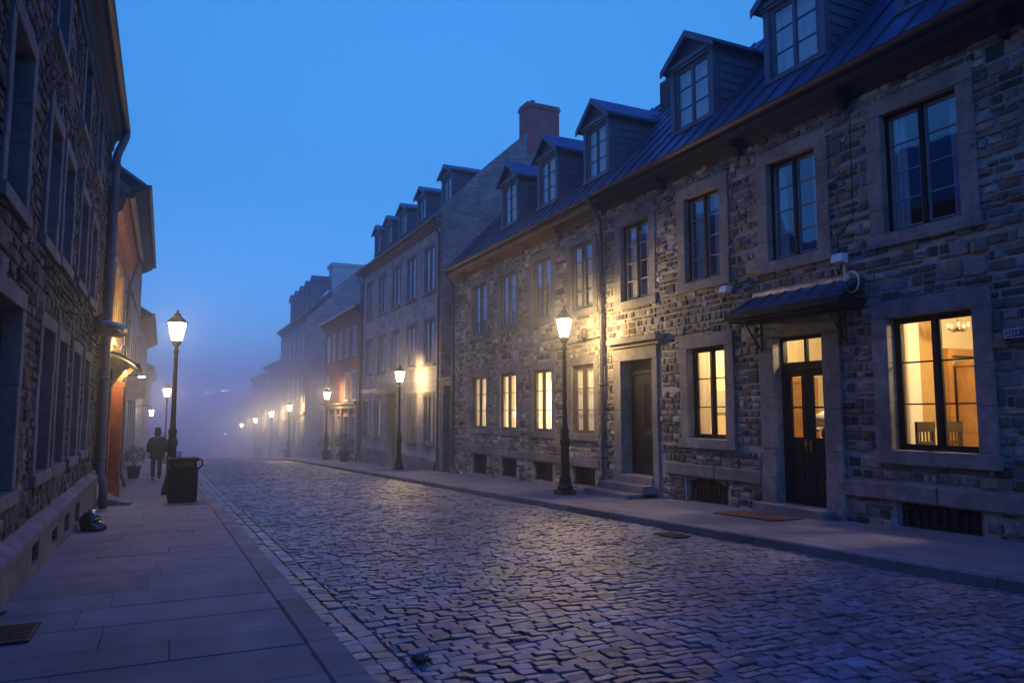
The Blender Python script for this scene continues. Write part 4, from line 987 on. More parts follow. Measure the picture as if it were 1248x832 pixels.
plainhouse(FL3, 'stone_townhouse', 'lower stone house past the tall slim grey one on the left', 'houses along the left side', 41.6, 60, -4.5, 6.4, ((3.6, 5.3), (-.8, 1.3)), 8, 1.0, GREYL, GREYL, 3.0, over=.55)
plainhouse(FL3, 'brick_house', 'foggy brick house, last one seen on the left', 'houses along the left side', 60.2, 84, -5.5, 4.8, ((2.2, 3.8), (-2.0, 0)), 9, 1.0, BR, BR, 2.8, over=.4)

# ================================================================== STREET LAMPS
LGLASS = emit('lamp_glass', (1, .74, .38), 13, .75)
def make_lamp():
    t = thing('street_lamp', '', 'street lamp', (0, 0, 0), 'lantern street lamps'); c = (0, 0, 0)
    mb = MB(); mb.box(-.19, .19, -.19, .19, -.05, .1); mb.lathe(c, [(.19, .1), (.19, .16), (.155, .22), (.15, .3)], 8, smooth=False); mb.build('base', IRON, t, bevel=.012)
    mb = MB(); mb.lathe(c, [(.13, .3), (.14, .34), (.108, .42), (.098, 1.1), (.115, 1.14), (.125, 1.18), (.125, 1.24), (.09, 1.3), (.085, 1.4), (.1, 1.43), (.1, 1.47), (.068, 1.54), (.058, 1.7), (.044, 3.3), (.062, 3.32), (.062, 3.37), (.042, 3.4), (.042, 3.47), (.09, 3.52), (.11, 3.58)], 16); mb.build('shaft', IRON, t)
    n = 6; r0, r1, z0, z1 = .115, .21, 3.6, 4.03
    mb = MB(); V = []
    for (r, z) in ((r0-.006, z0), (r1-.006, z1)):
        for k in range(n): V.append((r*math.cos(2*PI*k/n), r*math.sin(2*PI*k/n), z))
    mb.add(V, [(k, (k+1) % n, (k+1) % n+n, k+n) for k in range(n)]); mb.build('lantern_glass', LGLASS, t)
    mb = MB()
    for k in range(n):
        a = 2*PI*k/n; mb.tube([(r0*math.cos(a), r0*math.sin(a), z0), (r1*math.cos(a), r1*math.sin(a), z1)], .010, 6)
    mb.lathe(c, [(.12, 3.58), (.13, 3.6), (.12, 3.615)], 6, smooth=False); mb.build('lantern_frame', IRON, t)
    mb = MB(); mb.lathe(c, [(.235, 4.03), (.24, 4.05), (.17, 4.12), (.09, 4.2), (.075, 4.23), (.08, 4.25), (.03, 4.28), (.035, 4.3), (.012, 4.36)], 6, smooth=False); mb.build('lantern_cap', IRON, t)
    return t
proto = make_lamp()
def place_lamp(x, y, dz, s, w, label, first=False):
    if first: r = proto
    else:
        r = proto.copy(); COL.objects.link(r)
        for ch in proto.children:
            q = ch.copy(); COL.objects.link(q); q.parent = r
    r.location = (x, y, gz(y)+dz); r.scale = (s, s, s); r['label'] = label
    if w: point('lamp_light', (x, y, gz(y)+dz+3.86*s), WARM, w, .07)
LW = 190
place_lamp(8.58, 15.36, RWALK, 1.02, 300, 'near right black lantern lamp beside the drainpipe, the largest on that side', True)
place_lamp(8.85, 29.9, RWALK, 1, LW, 'glowing lantern lamp in front of the smooth grey house with arched door canopy')
place_lamp(8.85, 45.1, RWALK, 1, LW, 'glowing lantern lamp in front of the red brick house')
place_lamp(8.8, 59.5, RWALK, 1, 300, 'hazy lantern lamp beside the gable of the tall far house')
place_lamp(8.8, 70.0, RWALK, 1, 300, 'hazy lantern lamp at the far end of the tall far house')
place_lamp(8.8, 83.0, RWALK, 1, 300, 'small hazy lamp, second from the far end of the right row')
place_lamp(8.8, 98.0, RWALK, 1, 300, 'faintest small lamp at the far end of the right row')
place_lamp(.23, 22.0, LWALK, 1.14, 85, 'tall lantern lamp on the left pavement behind the rubbish bin')
place_lamp(.12, 49.0, LWALK, 1.1, 130, 'second left lamp, its glow half hidden by the tall left lamp post')

# ================================================================== SMALL THINGS ON THE RIGHT WALL
def box_thing(name, label, cat, F, y, z, dims, m, extra=None, group=None):
    d, w, h = dims; t = thing(name, label, cat, F.p(0, y, z), group)
    mb = MB(); mb.prism([F.p(.055, y-w/2, z), F.p(.055+d, y-w/2, z+.03), F.p(.055+d*.8, y-w/2, z+h), F.p(.055, y-w/2, z+h)], (0, w, 0)); mb.build('housing', m, t, bevel=.012)
    mb = MB(); mb.tube([F.p(0, y, z+h*.4), F.p(.06, y, z+h*.4)], .03, 8); mb.tube([F.p(.09, y, z+.02), F.p(.13, y-.02, z-.07), F.p(.17, y-.02, z-.1)], .014, 6); mb.build('mount', IRON, t)
    mb = MB(); mb.lathe(F.p(.18, y-.02, z-.12), [(.02, -.05), (.04, -.03), (.045, .01), (.02, .04)], 10); mb.build('lamp_head', BLACKP, t)
    return t
box_thing('wall_sensor', 'white sensor box on the stone wall above the canopy right end', 'sensor', FR, 8.3, 3.86, (.16, .22, .17), WPLAST, group='white boxes on the near right wall')
box_thing('wall_sensor', 'white sensor box on the stone wall left of the lead canopy', 'sensor', FR, 10.98, 3.78, (.14, .2, .15), WPLAST, group='white boxes on the near right wall')
def cable(label, pts, r=.012, m=None, F=None):
    mb = MB(); P = []
    for i in range(len(pts)-1):
        a, b = Vector(pts[i]), Vector(pts[i+1])
        for k in range(4): P.append(tuple(a.lerp(b, k/4)))
    P.append(pts[-1]); mb.tube(P, r, 6); o = mb.build('cable', m or mat('black_rubber', (.012, .012, .013), .9, spec=.1), origin=pts[0]); return tag(o, label, 'cable', 'cables on the walls')
loop = [FR.p(.09, 8.12+.13*math.cos(a), 3.55+.17*math.sin(a)) for a in [i*.45 for i in range(30)]]
cable('coiled grey cable hanging under the right white sensor box', [FR.p(.08, 8.25, 3.85)]+loop, .013, WPLAST)
cable('thin cable rising from the right white sensor box up the wall', [FR.p(.07, 8.36, 4.0), FR.p(.065, 8.37, 4.3), FR.p(.065, 8.05, 4.6), FR.p(.065, 8.05, 6.4)], .008)
cable('thin cable dropping from the left white sensor box to canopy bracket', [FR.p(.07, 10.95, 3.78), FR.p(.07, 10.75, 3.5), FR.p(.07, 10.72, 3.1)], .009)
# bar with scroll on the wall by the lamp
mb = MB(); mb.tube([FR.p(.09, 15.62, 3.38), FR.p(.09, 17.3, 3.33)], .013, 6); mb.tube([FR.p(.09, 16.35+.14*math.cos(a), 3.52+.14*math.sin(a)) for a in [i*.35 for i in range(19)]], .011, 6)
mb.tube([FR.p(.09, 16.35+.07*math.cos(a), 3.47+.07*math.sin(a)) for a in [i*.35 for i in range(19)]], .009, 6); mb.tube([FR.p(0, 15.7, 3.38), FR.p(.09, 15.7, 3.38)], .015, 6); mb.tube([FR.p(0, 17.2, 3.33), FR.p(.09, 17.2, 3.33)], .015, 6)
tag(mb.build('iron_scroll_bar', IRON, origin=FR.p(.05, 16.4, 3.35)), 'thin iron bar with ring scroll on the lamp-lit stone wall', 'ironwork')
# street number plate at the right edge
t = thing('number_plate', 'small blue enamel number plate on stone wall at right edge', 'sign', FR.p(.05, 5.72, 2.55))
mb = MB(); FR.box(mb, .05, .075, 5.42, 5.86, 2.445, 2.57); mb.build('plate', mat('blue_enamel', (.02, .04, .13), .3), t, bevel=.006)
mb = MB(); FR.box(mb, .075, .078, 5.43, 5.85, 2.45, 2.458); FR.box(mb, .075, .078, 5.43, 5.85, 2.557, 2.565); FR.box(mb, .075, .078, 5.842, 5.85, 2.458, 2.557); FR.box(mb, .075, .078, 5.43, 5.438, 2.458, 2.557); mb.build('border', WPLAST, t)
cu = bpy.data.curves.new('numerals', 'FONT'); cu.body = '2211'; cu.size = .085; cu.extrude = .001; cu.align_x = 'LEFT'; cu.align_y = 'CENTER'
o = bpy.data.objects.new('numerals', cu); COL.objects.link(o)
dg = bpy.context.evaluated_depsgraph_get(); me = bpy.data.meshes.new_from_object(o.evaluated_get(dg)); bpy.data.objects.remove(o)
no = bpy.data.objects.new('numerals', me); COL.objects.link(no); no.parent = t; me.materials.clear(); me.materials.append(WPLAST)
no.location = Vector(FR.p(.077, 5.83, 2.507))-t.location; no.rotation_euler = (R(90), 0, R(-90))
# doormat
mb = MB(); V = []
for (x, y) in ((8.72, 8.95), (9.38, 8.95), (9.38, 10.35), (8.72, 10.35)): V.append((x, y, gz(y)+RWALK+.006))
mb.add(V+[(x, y, z+.016) for x, y, z in V], [(0, 1, 2, 3), (4, 5, 6, 7), (0, 1, 5, 4), (1, 2, 6, 5), (2, 3, 7, 6), (3, 0, 4, 7)])
tag(mb.build('doormat', mat('rust_coir', (.13, .05, .035), .95, var=.4, scale=60, bump=.8, bscale=200), origin=(9.05, 9.6, gz(9.6)+RWALK)), 'rust brown doormat on the pavement before the lit double door', 'doormat')
# drain plate in the road near right kerb
def plate(name, label, x0, x1, y0, y1, dzf, n, along):
    t = thing(name, label, 'drain', ((x0+x1)/2, (y0+y1)/2, dzf((y0+y1)/2)))
    mb = MB()
    def qb(xa, xb, ya, yb, h0, h1):
        V = [(x, y, dzf(y)+h) for h in (h0, h1) for (x, y) in ((xa, ya), (xb, ya), (xb, yb), (xa, yb))]
        mb.add(V, [(0, 1, 2, 3), (4, 5, 6, 7), (0, 1, 5, 4), (1, 2, 6, 5), (2, 3, 7, 6), (3, 0, 4, 7)])
    f = .03
    qb(x0, x0+f, y0, y1, .002, .014); qb(x1-f, x1, y0, y1, .002, .014); qb(x0+f, x1-f, y0, y0+f, .002, .014); qb(x0+f, x1-f, y1-f, y1, .002, .014)
    mb.build('frame', IRON, t); mb = MB()
    for k in range(n):
        if along: ya = y0+f+(y1-y0-2*f)*(k+.25)/n; qb(x0+f, x1-f, ya, ya+(y1-y0-2*f)/n*.55, .004, .012)
        else: xa = x0+f+(x1-x0-2*f)*(k+.25)/n; qb(xa, xa+(x1-x0-2*f)/n*.55, y0+f, y1-f, .004, .012)
    mb.build('grate', IRON, t); mb = MB(); qb(x0+f, x1-f, y0+f, y1-f, .0025, .0035); mb.build('pit', JOINT, t)
plate('drain_grate', 'iron drain grate set in the left pavement near the camera', -1.24, -.84, 6.68, 7.3, lambda y: gz(y)+.004, 7, True)
plate('drain_cover', 'small dark iron plate in the cobbles by the right kerb', 6.75, 7.05, 8.85, 9.35, lambda y: roadz(6.9, y)+.012, 6, False)

# ================================================================== LEFT PAVEMENT THINGS
# black floodlight box by the left pipe and cables
t = thing('wall_speaker', 'black round-ended box fixed high beside the blue drainpipe', 'speaker', FL.p(.1, 16.6, 3.2))
mb = MB(); c = FL.p(.1, 16.9, 3.2)
mb.tube([FL.p(.12, 16.3, 3.16), FL.p(.14, 16.35, 3.17), FL.p(.3, 16.75, 3.18), FL.p(.46, 17.1, 3.18)], [.1, .14, .16, .15], 14); mb.build('housing', BLACKP, t)
mb = MB(); mb.tube([FL.p(.0, 16.5, 3.3), FL.p(.2, 16.55, 3.42)], .05, 8); mb.tube([FL.p(.2, 16.55, 3.42), FL.p(.22, 16.6, 3.2)], .035, 8); mb.build('bracket', IRON, t)
cable('loose black cable sagging across the left stone wall, the upper one', [FL.p(.07, 9.8, 3.15), FL.p(.09, 11, 3.3), FL.p(.1, 12.2, 3.32), FL.p(.08, 13.6, 3.22), FL.p(.12, 14.6, 3.35), FL.p(.1, 16.4, 3.05)], .013)
cable('loose black cable sagging across the left stone wall, the lower one', [FL.p(.07, 12.5, 2.95), FL.p(.12, 13.6, 3.08), FL.p(.1, 14.6, 2.98), FL.p(.14, 15.5, 3.1), FL.p(.1, 16.5, 2.8)], .012)
cable('tangled cable loop hanging under the black wall box', [FL.p(.08+.1*math.sin(i*.9), 16.2+.25*math.cos(i*.5), 2.95+.22*math.sin(i*.5)) for i in range(20)], .011)
# black bag
t = thing('black_bag', 'slumped shiny black bag on the pavement against the left wall', 'bag', (-1.02, 14.3, gz(14.3)))
import bmesh
def blob(cx, cy, cz, rx_, ry_, rz_, seed, mb, flat=.0, sub=3, amp=.18):
    bm = bmesh.new(); bmesh.ops.create_icosphere(bm, subdivisions=sub, radius=1)
    for v in bm.verts:
        n = noise.noise(v.co*2.1+Vector((seed, 0, 0)))*amp+noise.noise(v.co*5+Vector((0, seed, 0)))*amp*.5
        v.co *= 1+n
        v.co.z = max(v.co.z, -.55)
    b = [(cx+v.co.x*rx_, cy+v.co.y*ry_, cz+(v.co.z+.55)*rz_) for v in bm.verts]; mb.add(b, [tuple(v.index for v in f.verts) for f in bm.faces], 0, True); bm.free()
mb = MB(); blob(-1.04, 14.4, gz(14.4), .17, .25, .2, 1, mb); mb.build('bag_body', BLACKP, t)
mb = MB(); blob(-.93, 14.15, gz(14.15), .15, .17, .1, 5, mb); mb.build('flap', mat('dark_brown_leather', (.02, .012, .01), .25, spec=.7), t)
mb = MB()
for q in ((-.97, 13.99, .12), (-.86, 14.02, .05), (-.8, 14.1, .11)): mb.box(q[0]-.03, q[0]+.03, q[1]-.008, q[1]+.008, gz(14)+q[2]-.008, gz(14)+q[2]+.008)
mb.build('buckle', mat('polished_steel', (.8, .8, .78), .15, metal=1), t)
# rubbish bin
def bin_():
    x0, x1, y0, y1 = .15, .77, 19.0, 19.62; zb = gz(19.3)
    t = thing('rubbish_bin', 'square black rubbish bin standing before the left lamp post', 'bin', ((x0+x1)/2, 19.3, zb))
    mb = MB(); q = .015
    mb.box(x0, x1, y0, y1, zb+.03, zb+.80); mb.box(x0+.04, x1-.04, y0+.04, y1-.04, zb-.02, zb+.03)
    for k in range(5): xx = x0+.09+(x1-x0-.18)*k/4; mb.box(xx-.02, xx+.02, y0-.012, y0, zb+.1, zb+.74)
    for k in range(5): yy = y0+.09+(y1-y0-.18)*k/4; mb.box(x1, x1+.012, yy-.02, yy+.02, zb+.1, zb+.74); mb.box(x0-.012, x0, yy-.02, yy+.02, zb+.1, zb+.74)
    mb.build('body', mat('matt_black_bin', (.008, .008, .012), .75, var=.2, spec=.2), t, bevel=.01)
    mb = MB(); mb.box(x0+.02, x1-.02, y0+.02, y1-.02, zb+.80, zb+.95); mb.prism([(x0-.03, y0-.03, zb+.95), (x1+.03, y0-.03, zb+.95), (x1+.03, y1+.03, zb+.95), (x0-.03, y1+.03, zb+.95)], (0, 0, .075)); mb.build('lid', mat('matt_black_bin', (.008, .008, .012), .75, var=.2, spec=.2), t, bevel=.02)
    mb = MB(); mb.box(x0+.1, x1-.1, y0+.01, y0+.019, zb+.83, zb+.93); mb.build('opening', JOINT, t)
    mb = MB(); mb.tube([(x1+.02, y0+.1, zb+1.0), (x1+.09, y0+.1, zb+.98), (x1+.1, y0+.1, zb+.86), (x1+.01, y0+.1, zb+.76)], .02, 8); mb.build('handle', mat('matt_black_bin', (.008, .008, .012), .75, var=.2, spec=.2), t)
    c = thing('plastic_cup', 'clear plastic cup left on top of the rubbish bin', 'cup', (.36, 19.25, zb+1.025))
    mb = MB(); mb.lathe((.36, 19.25, zb+1.026), [(.045, 0), (.06, .15), (.062, .155), (.057, .15), (.042, .005)], 14); mb.build('cup_wall', glass('cup_plastic', 1.35, (.85, .88, .92)), c)
    mb = MB(); mb.lathe((.36, 19.25, zb+1.028), [(.04, .003), (.046, .035)], 12); mb.build('drink', mat('pale_drink', (.6, .6, .62), .3), c)
    c = thing('crumpled_can', 'dark crumpled can on the bin top beside the clear cup', 'can', (.24, 19.25, zb+1.025)); mb = MB(); mb.lathe((.24, 19.25, zb+1.026), [(.028, 0), (.034, .015), (.03, .06), (.035, .11), (.028, .125)], 12); mb.build('can_body', IRON, c)
bin_()
# potted shrubs
def shrub(label, x, y, dz, s, n=420, grp='potted shrubs'):
    z = gz(y)+dz; t = thing('potted_shrub', label, 'plant', (x, y, z), grp)
    mb = MB(); mb.lathe((x, y, z), [(.17*s, 0), (.2*s, .05*s), (.25*s, .42*s), (.28*s, .44*s), (.28*s, .5*s), (.24*s, .5*s), (.23*s, .44*s)], 16); mb.build('pot', mat('dark_planter', (.03, .03, .035), .6), t)
    mb = MB()
    for k in range(6): a = k*1.05; mb.tube([(x, y, z+.44*s), (x+.12*s*math.cos(a), y+.12*s*math.sin(a), z+.75*s), (x+.25*s*math.cos(a), y+.25*s*math.sin(a), z+1.0*s)], .012*s, 5)
    mb.build('stem', FRAMEB, t)
    mb = MB()
    for k in range(n):
        th, ph, r = U(0, 6.28), math.acos(U(-.7, 1)), U(.35, 1)**.5*.46*s*(1+.25*noise.noise((k*.1, s, x)))
        p = Vector((x+r*math.sin(ph)*math.cos(th), y+r*math.sin(ph)*math.sin(th), z+.86*s+r*.85*math.cos(ph)))
        d = Vector((U(-1, 1), U(-1, 1), U(-.3, 1))).normalized()*U(.05, .1)*s; w = d.orthogonal().normalized()*U(.015, .03)*s
        mb.add([tuple(p), tuple(p+d*.5+w), tuple(p+d), tuple(p+d*.5-w)], [(0, 1, 2, 3)])
    mb.build('foliage', LEAF, t)
shrub('dark potted shrub by the left doorways beside the walking person', -.95, 31.5, 0, .95)
shrub('large dark potted shrub in front of the red brick house', 9.2, 41.6, RWALK, 1.25)
shrub('dark potted shrub under the lamp of the red brick house', 9.3, 47.3, RWALK, 1.15)
shrub('hazy potted shrub by the tall far grey house', 9.2, 62.5, RWALK, 1.4, 250)
shrub('faint potted shrub at the end of the right pavement', 8.9, 79, RWALK, 1.9, 250)
# step block and hanging sign on left
mb = MB(); mb.prism([(-1.27, 19.0, gz(19)-.05), (-.6, 19.0, gz(19)-.05), (-.6, 19.0, gz(19)+.05), (-1.27, 19.0, gz(19)+.2)], (0, 1.0, -.02)); tag(mb.build('stone_ramp', DRESSL, origin=(-.9, 19.3, gz(19.3)), bevel=.015), 'low grey stone ramp block before the orange doorway', 'ramp')
def lantern(label, F, y, z, dd, w):
    t = thing('wall_lantern', label, 'lantern', F.p(0, y, z), 'wall lanterns on the left')
    mb = MB(); mb.tube([F.p(0, y, z+.5), F.p(dd*.6, y, z+.55), F.p(dd, y, z+.45), F.p(dd, y, z+.38)], .018, 7); mb.build('bracket', IRON, t)
    c = F.p(dd, y, z); mb = MB(); mb.lathe(c, [(.09, 0), (.15, .3)], 4, smooth=False, rot=PI/4); mb.build('lantern_glass', emit('lantern_glass_white', (1, .86, .62), 14, .75), t)
    mb = MB(); mb.lathe(c, [(.17, .3), (.16, .33), (.05, .4), (.01, .45)], 4, smooth=False, rot=PI/4); mb.lathe(c, [(.1, -.03), (.1, .0)], 4, smooth=False, rot=PI/4); mb.build('lantern_cap', IRON, t)
    point('lantern_light', F.p(dd, y, z+.15), (1, .78, .45), w*.8, .06)
lantern('square white-lit wall lantern beside the grey hanging panel', FL3, 30.5, 2.55, .5, 22)
lantern('smaller white-lit wall lantern further along the left row', FL3, 43.0, 1.35, .7, 22)
t = thing('hanging_panel', 'blank grey panel sign jutting out from the left houses', 'sign', FL3.p(0, 27.0, 2.2))
mb = MB(); FL3.box(mb, .08, .72, 26.98, 27.02, 1.95, 2.65); mb.build('panel', mat('grey_sign_paint', (.3, .29, .3), .6), t); mb = MB(); mb.tube([FL3.p(0, 27, 2.72), FL3.p(.75, 27, 2.72)], .015, 6); mb.tube([FL3.p(.2, 27, 2.72), FL3.p(.2, 27, 2.64)], .008, 5); mb.tube([FL3.p(.6, 27, 2.72), FL3.p(.6, 27, 2.64)], .008, 5); mb.build('bracket', IRON, t)

# weeds
def weed(label, x, y, z, s, n=40, m=WEED):
    mb = MB()
    for k in range(n):
        a, r = U(0, 6.28), U(0, .05)*s; p = Vector((x+r*math.cos(a)*.6, y+r*math.sin(a)*1.5, z)); h = U(.012, .035)*s
        d = Vector((U(-.06, .06), U(-.09, .09), h))*s*U(.25, 1); w = Vector((math.cos(a+1), math.sin(a+1), 0))*U(.004, .01)*s
        mb.add([tuple(p), tuple(p+d*.5+w), tuple(p+d), tuple(p+d*.5-w)], [(0, 1, 2, 3)])
    tag(mb.build('weed', m, origin=(x, y, z)), label, 'weed', 'weeds in the paving joints')
weed('largest clump of weeds between the cobbles by the near left kerb', 1.66, 5.05, roadz(1.66, 5.05)-.01, 1.3, 170)
weed('small tuft of weeds at the kerb edge above the largest clump', 1.27, 6.35, roadz(1.3, 6.35)+.0, 1.2, 45)
weed('small weed in the left pavement joint at the kerb', 1.0, 5.35, gz(5.35), .7, 25)
weed('tiny weeds between cobbles right of the largest clump', 2.35, 5.35, roadz(2.35, 5.35), .8, 25)
weed('weeds at the foot of the left plinth', -1.2, 7.85, gz(7.85), 1.0, 40)

# ================================================================== PERSON
def skin(name, verts, edges, radii, m, parent, org, root=0, sub=2, smooth=True):
    me = bpy.data.meshes.new(name); me.from_pydata(verts, edges, []); o = bpy.data.objects.new(name, me); COL.objects.link(o); o.parent = parent; ORG[o.name] = org
    s = o.modifiers.new('skin', 'SKIN'); s.use_smooth_shade = True
    for i, r in enumerate(radii):
        v = me.skin_vertices[0].data[i]; v.radius = r if isinstance(r, tuple) else (r, r); v.use_root = (i == root)
    u = o.modifiers.new('sub', 'SUBSURF'); u.levels = u.render_levels = sub
    me.materials.append(m); return o
def person(x, y):
    z = gz(y); t = thing('person', 'person in dark coat and cap walking away on the left pavement', 'person', (x, y, z))
    SK = mat('skin', (.35, .2, .15), .6); JK = mat('dark_coat', (.014, .014, .018), .9, var=.2); TR = mat('dark_trousers', (.011, .011, .014), .9)
    V = [(0, 0, .98), (0, 0, 1.2), (0, .01, 1.42), (0, .01, 1.56), (0, .02, 1.66), (0, .025, 1.78),
         (-.1, 0, .92), (-.11, .06, .5), (-.11, -.02, .08), (.1, 0, .92), (.1, -.04, .5), (.11, -.16, .12),
         (-.2, .01, 1.46), (-.27, 0, 1.18), (-.28, .08, .93), (.2, .01, 1.46), (.27, -.02, 1.18), (.28, .05, .93)]
    E = [(0, 1), (1, 2), (2, 3), (3, 4), (4, 5), (0, 6), (6, 7), (7, 8), (0, 9), (9, 10), (10, 11), (2, 12), (12, 13), (13, 14), (2, 15), (15, 16), (16, 17)]
    Rd = [.14, .13, .14, .06, .095, .085, .085, .06, .045, .085, .06, .045, .06, .045, .035, .06, .045, .035]
    # hands: palm and five fingers each
    for (wi, sg) in ((14, -1), (17, 1)):
        w = V[wi]; V.append((w[0]+sg*.01, w[1]+.02, w[2]-.07)); pi = len(V)-1; E.append((wi, pi)); Rd.append((.028, .018))
        for k in range(4):
            L = (.06, .07, .066, .05)[k]; yo = -.03+.02*k
            V.append((w[0]+sg*.01, w[1]+.02+yo, w[2]-.1)); V.append((w[0]-sg*.002, w[1]+.025+yo, w[2]-.1-L)); n = len(V); E.extend([(pi, n-2), (n-2, n-1)]); Rd.extend([.009, .008])
        V.append((w[0]-sg*.0, w[1]+.06, w[2]-.08)); V.append((w[0]-sg*.01, w[1]+.07, w[2]-.12)); n = len(V); E.extend([(pi, n-2), (n-2, n-1)]); Rd.extend([.01, .009])
    skin('body', V, E, Rd, SK, t, Vector((x, y, z)))
    V = [(0, 0, .84), (0, 0, 1.0), (0, 0, 1.2), (0, .01, 1.42), (0, .01, 1.56), (-.21, .01, 1.45), (-.285, 0, 1.2), (-.29, .07, .98), (.21, .01, 1.45), (.285, -.02, 1.2), (.29, .04, .98)]
    skin('coat', V, [(0, 1), (1, 2), (2, 3), (3, 4), (3, 5), (5, 6), (6, 7), (3, 8), (8, 9), (9, 10)], [(.25, .2), (.25, .2), (.24, .19), (.24, .18), .125, .085, .075, .065, .085, .075, .065], JK, t, Vector((x, y, z)), 1)
    V = [(0, 0, .92), (-.1, 0, .84), (-.11, .06, .5), (-.11, -.02, .1), (.1, 0, .84), (.1, -.04, .5), (.11, -.16, .13)]
    skin('trousers', V, [(0, 1), (1, 2), (2, 3), (0, 4), (4, 5), (5, 6)], [.14, .105, .08, .07, .105, .08, .07], TR, t, Vector((x, y, z)))
    for (sx, sy, sz, tilt) in ((-.11, -.02, .045, 0), (.11, -.17, .09, .05)):
        skin('shoe', [(sx, sy-.06, sz+tilt), (sx, sy+.05, sz), (sx, sy+.16, sz-.01)], [(0, 1), (1, 2)], [.045, .048, .04], IRON, t, Vector((x, y, z)), 1)
    mb = MB(); mb.lathe((x, y+.02, z+1.76), [(.105, -.03), (.108, .02), (.095, .08), (.05, .115), (.01, .12)], 16); mb.prism([(x-.07, y+.1, z+1.75), (x+.07, y+.1, z+1.75), (x+.05, y+.2, z+1.735), (x-.05, y+.2, z+1.735)], (0, 0, .015)); mb.build('cap', JK, t)
    mb = MB(); mb.lathe((x, y+.015, z+1.6), [(.09, -.05), (.112, .03), (.115, .13)], 14); mb.build('hair', mat('dark_hair', (.02, .015, .012), .8), t)
    t.scale = (1, 1, 1)
person(-.17, 29.6)

# ================================================================== FAR LIGHTS AND HOUSES ON THE HILL
def farhouse(label, x, y, w, d, h, rh):
    z = hillz(x, y)-.3; t = thing('hill_house', label, 'house', (x, y, z), 'houses on the far hill')
    mb = MB(); mb.box(x-w/2, x+w/2, y, y+d, z-2, z+h); mb.build('wall', GREY('X'), t)
    mb = MB(); mb.prism([(x-w/2-.3, y-.3, z+h), (x+w/2+.3, y-.3, z+h), (x, y-.3, z+h+rh)], (0, d+.6, 0)); mb.build('roof', SLATE, t)
    for k in range(3):
        xx = x-w/2+w*(k+.5)/3; mb = MB(); mb.box(xx-.5, xx+.5, y-.05, y-.003, z+h*.4, z+h*.4+1.5); mb.build('window', FRAME, t)
farhouse('foggy far house on the hill, nearest the right row', 12.5, 165, 12, 9, 7.5, 2.6)
farhouse('foggy far house on the hill, middle of the three', 2, 175, 14, 9, 5.5, 2.4)
farhouse('foggy far house on the hill, nearest the left row', -8, 185, 12, 9, 5.0, 2.4)
def farlamp(label, x, y, z, s=6):
    zb = hillz(x, y) if y > 130 else gz(y); t = thing('distant_lamp', label, 'street lamp', (x, y, zb), 'pinprick lamps in the distance')
    mb = MB(); mb.tube([(x, y, zb), (x, y, z-.2)], [.09, .05], 8); mb.build('post', IRON, t)
    mb = MB(); mb.lathe((x, y, z-.2), [(.06, 0), (.12, .12), (.08, .25), (.02, .3)], 8); mb.build('lantern_glass', emit('far_lamp_glow', (1, .8, .55), 25), t)
farlamp('white pinprick lamp on the far hill, left of the pair', 7.6, 158, 5.6)
farlamp('white pinprick lamp on the far hill, left of the close pair', 10.5, 158, 6.0)
farlamp('white pinprick lamp on the far hill, right of the close pair', 11.0, 156, 6.1)
farlamp('dim low pinprick lamp left of the faintest right row lamp', 8.6, 122, -1.6)

# ================================================================== HAZE
mb = MB(); mb.box(-165, 165, -55, 315, -9.5, 16.5); hz = mb.build('haze', [])
m = bpy.data.materials.new('haze_air'); m.use_nodes = True; nt = m.node_tree; nt.nodes.clear()
o_ = nd(nt, 'ShaderNodeOutputMaterial'); pv = nd(nt, 'ShaderNodeVolumePrincipled'); pv.inputs['Color'].default_value = (.78, .85, 1.0, 1); pv.inputs['Density'].default_value = .0031; pv.inputs['Anisotropy'].default_value = .86
nt.links.new(pv.outputs[0], o_.inputs['Volume']); hz.data.materials.append(m); tag(hz, 'thin evening haze filling the street', 'haze', kind='stuff')

# thicker ground fog lying in the dip beyond the crest: thins out upwards and towards the camera
mb = MB(); mb.box(-60, 60, 13, 200, -9.2, 14); fg = mb.build('fog_bank', [])
m = bpy.data.materials.new('fog_air'); m.use_nodes = True; nt = m.node_tree; nt.nodes.clear()
o_ = nd(nt, 'ShaderNodeOutputMaterial'); pv = nd(nt, 'ShaderNodeVolumePrincipled'); pv.inputs['Color'].default_value = (.76, .86, 1.0, 1); pv.inputs['Anisotropy'].default_value = .45
tc = nd(nt, 'ShaderNodeTexCoord'); sp = nd(nt, 'ShaderNodeSeparateXYZ'); nt.links.new(tc.outputs['Object'], sp.inputs[0])
fy = nd(nt, 'ShaderNodeMapRange', interpolation_type='SMOOTHSTEP'); fy.inputs['From Min'].default_value = 18; fy.inputs['From Max'].default_value = 82; nt.links.new(sp.outputs['Y'], fy.inputs['Value'])
fz = nd(nt, 'ShaderNodeMapRange', interpolation_type='SMOOTHSTEP'); fz.inputs['From Min'].default_value = 13; fz.inputs['From Max'].default_value = -3; nt.links.new(sp.outputs['Z'], fz.inputs['Value'])
nz = nd(nt, 'ShaderNodeTexNoise'); nz.inputs['Scale'].default_value = .09; nz.inputs['Detail'].default_value = 2; nt.links.new(tc.outputs['Object'], nz.inputs['Vector'])
m1 = nd(nt, 'ShaderNodeMath', operation='MULTIPLY'); nt.links.new(fy.outputs[0], m1.inputs[0]); nt.links.new(fz.outputs[0], m1.inputs[1])
m2 = nd(nt, 'ShaderNodeMath', operation='MULTIPLY'); nt.links.new(m1.outputs[0], m2.inputs[0]); nt.links.new(nz.outputs['Fac'], m2.inputs[1])
m3 = nd(nt, 'ShaderNodeMath', operation='MULTIPLY'); nt.links.new(m2.outputs[0], m3.inputs[0]); m3.inputs[1].default_value = .088; nt.links.new(m3.outputs[0], pv.inputs['Density'])
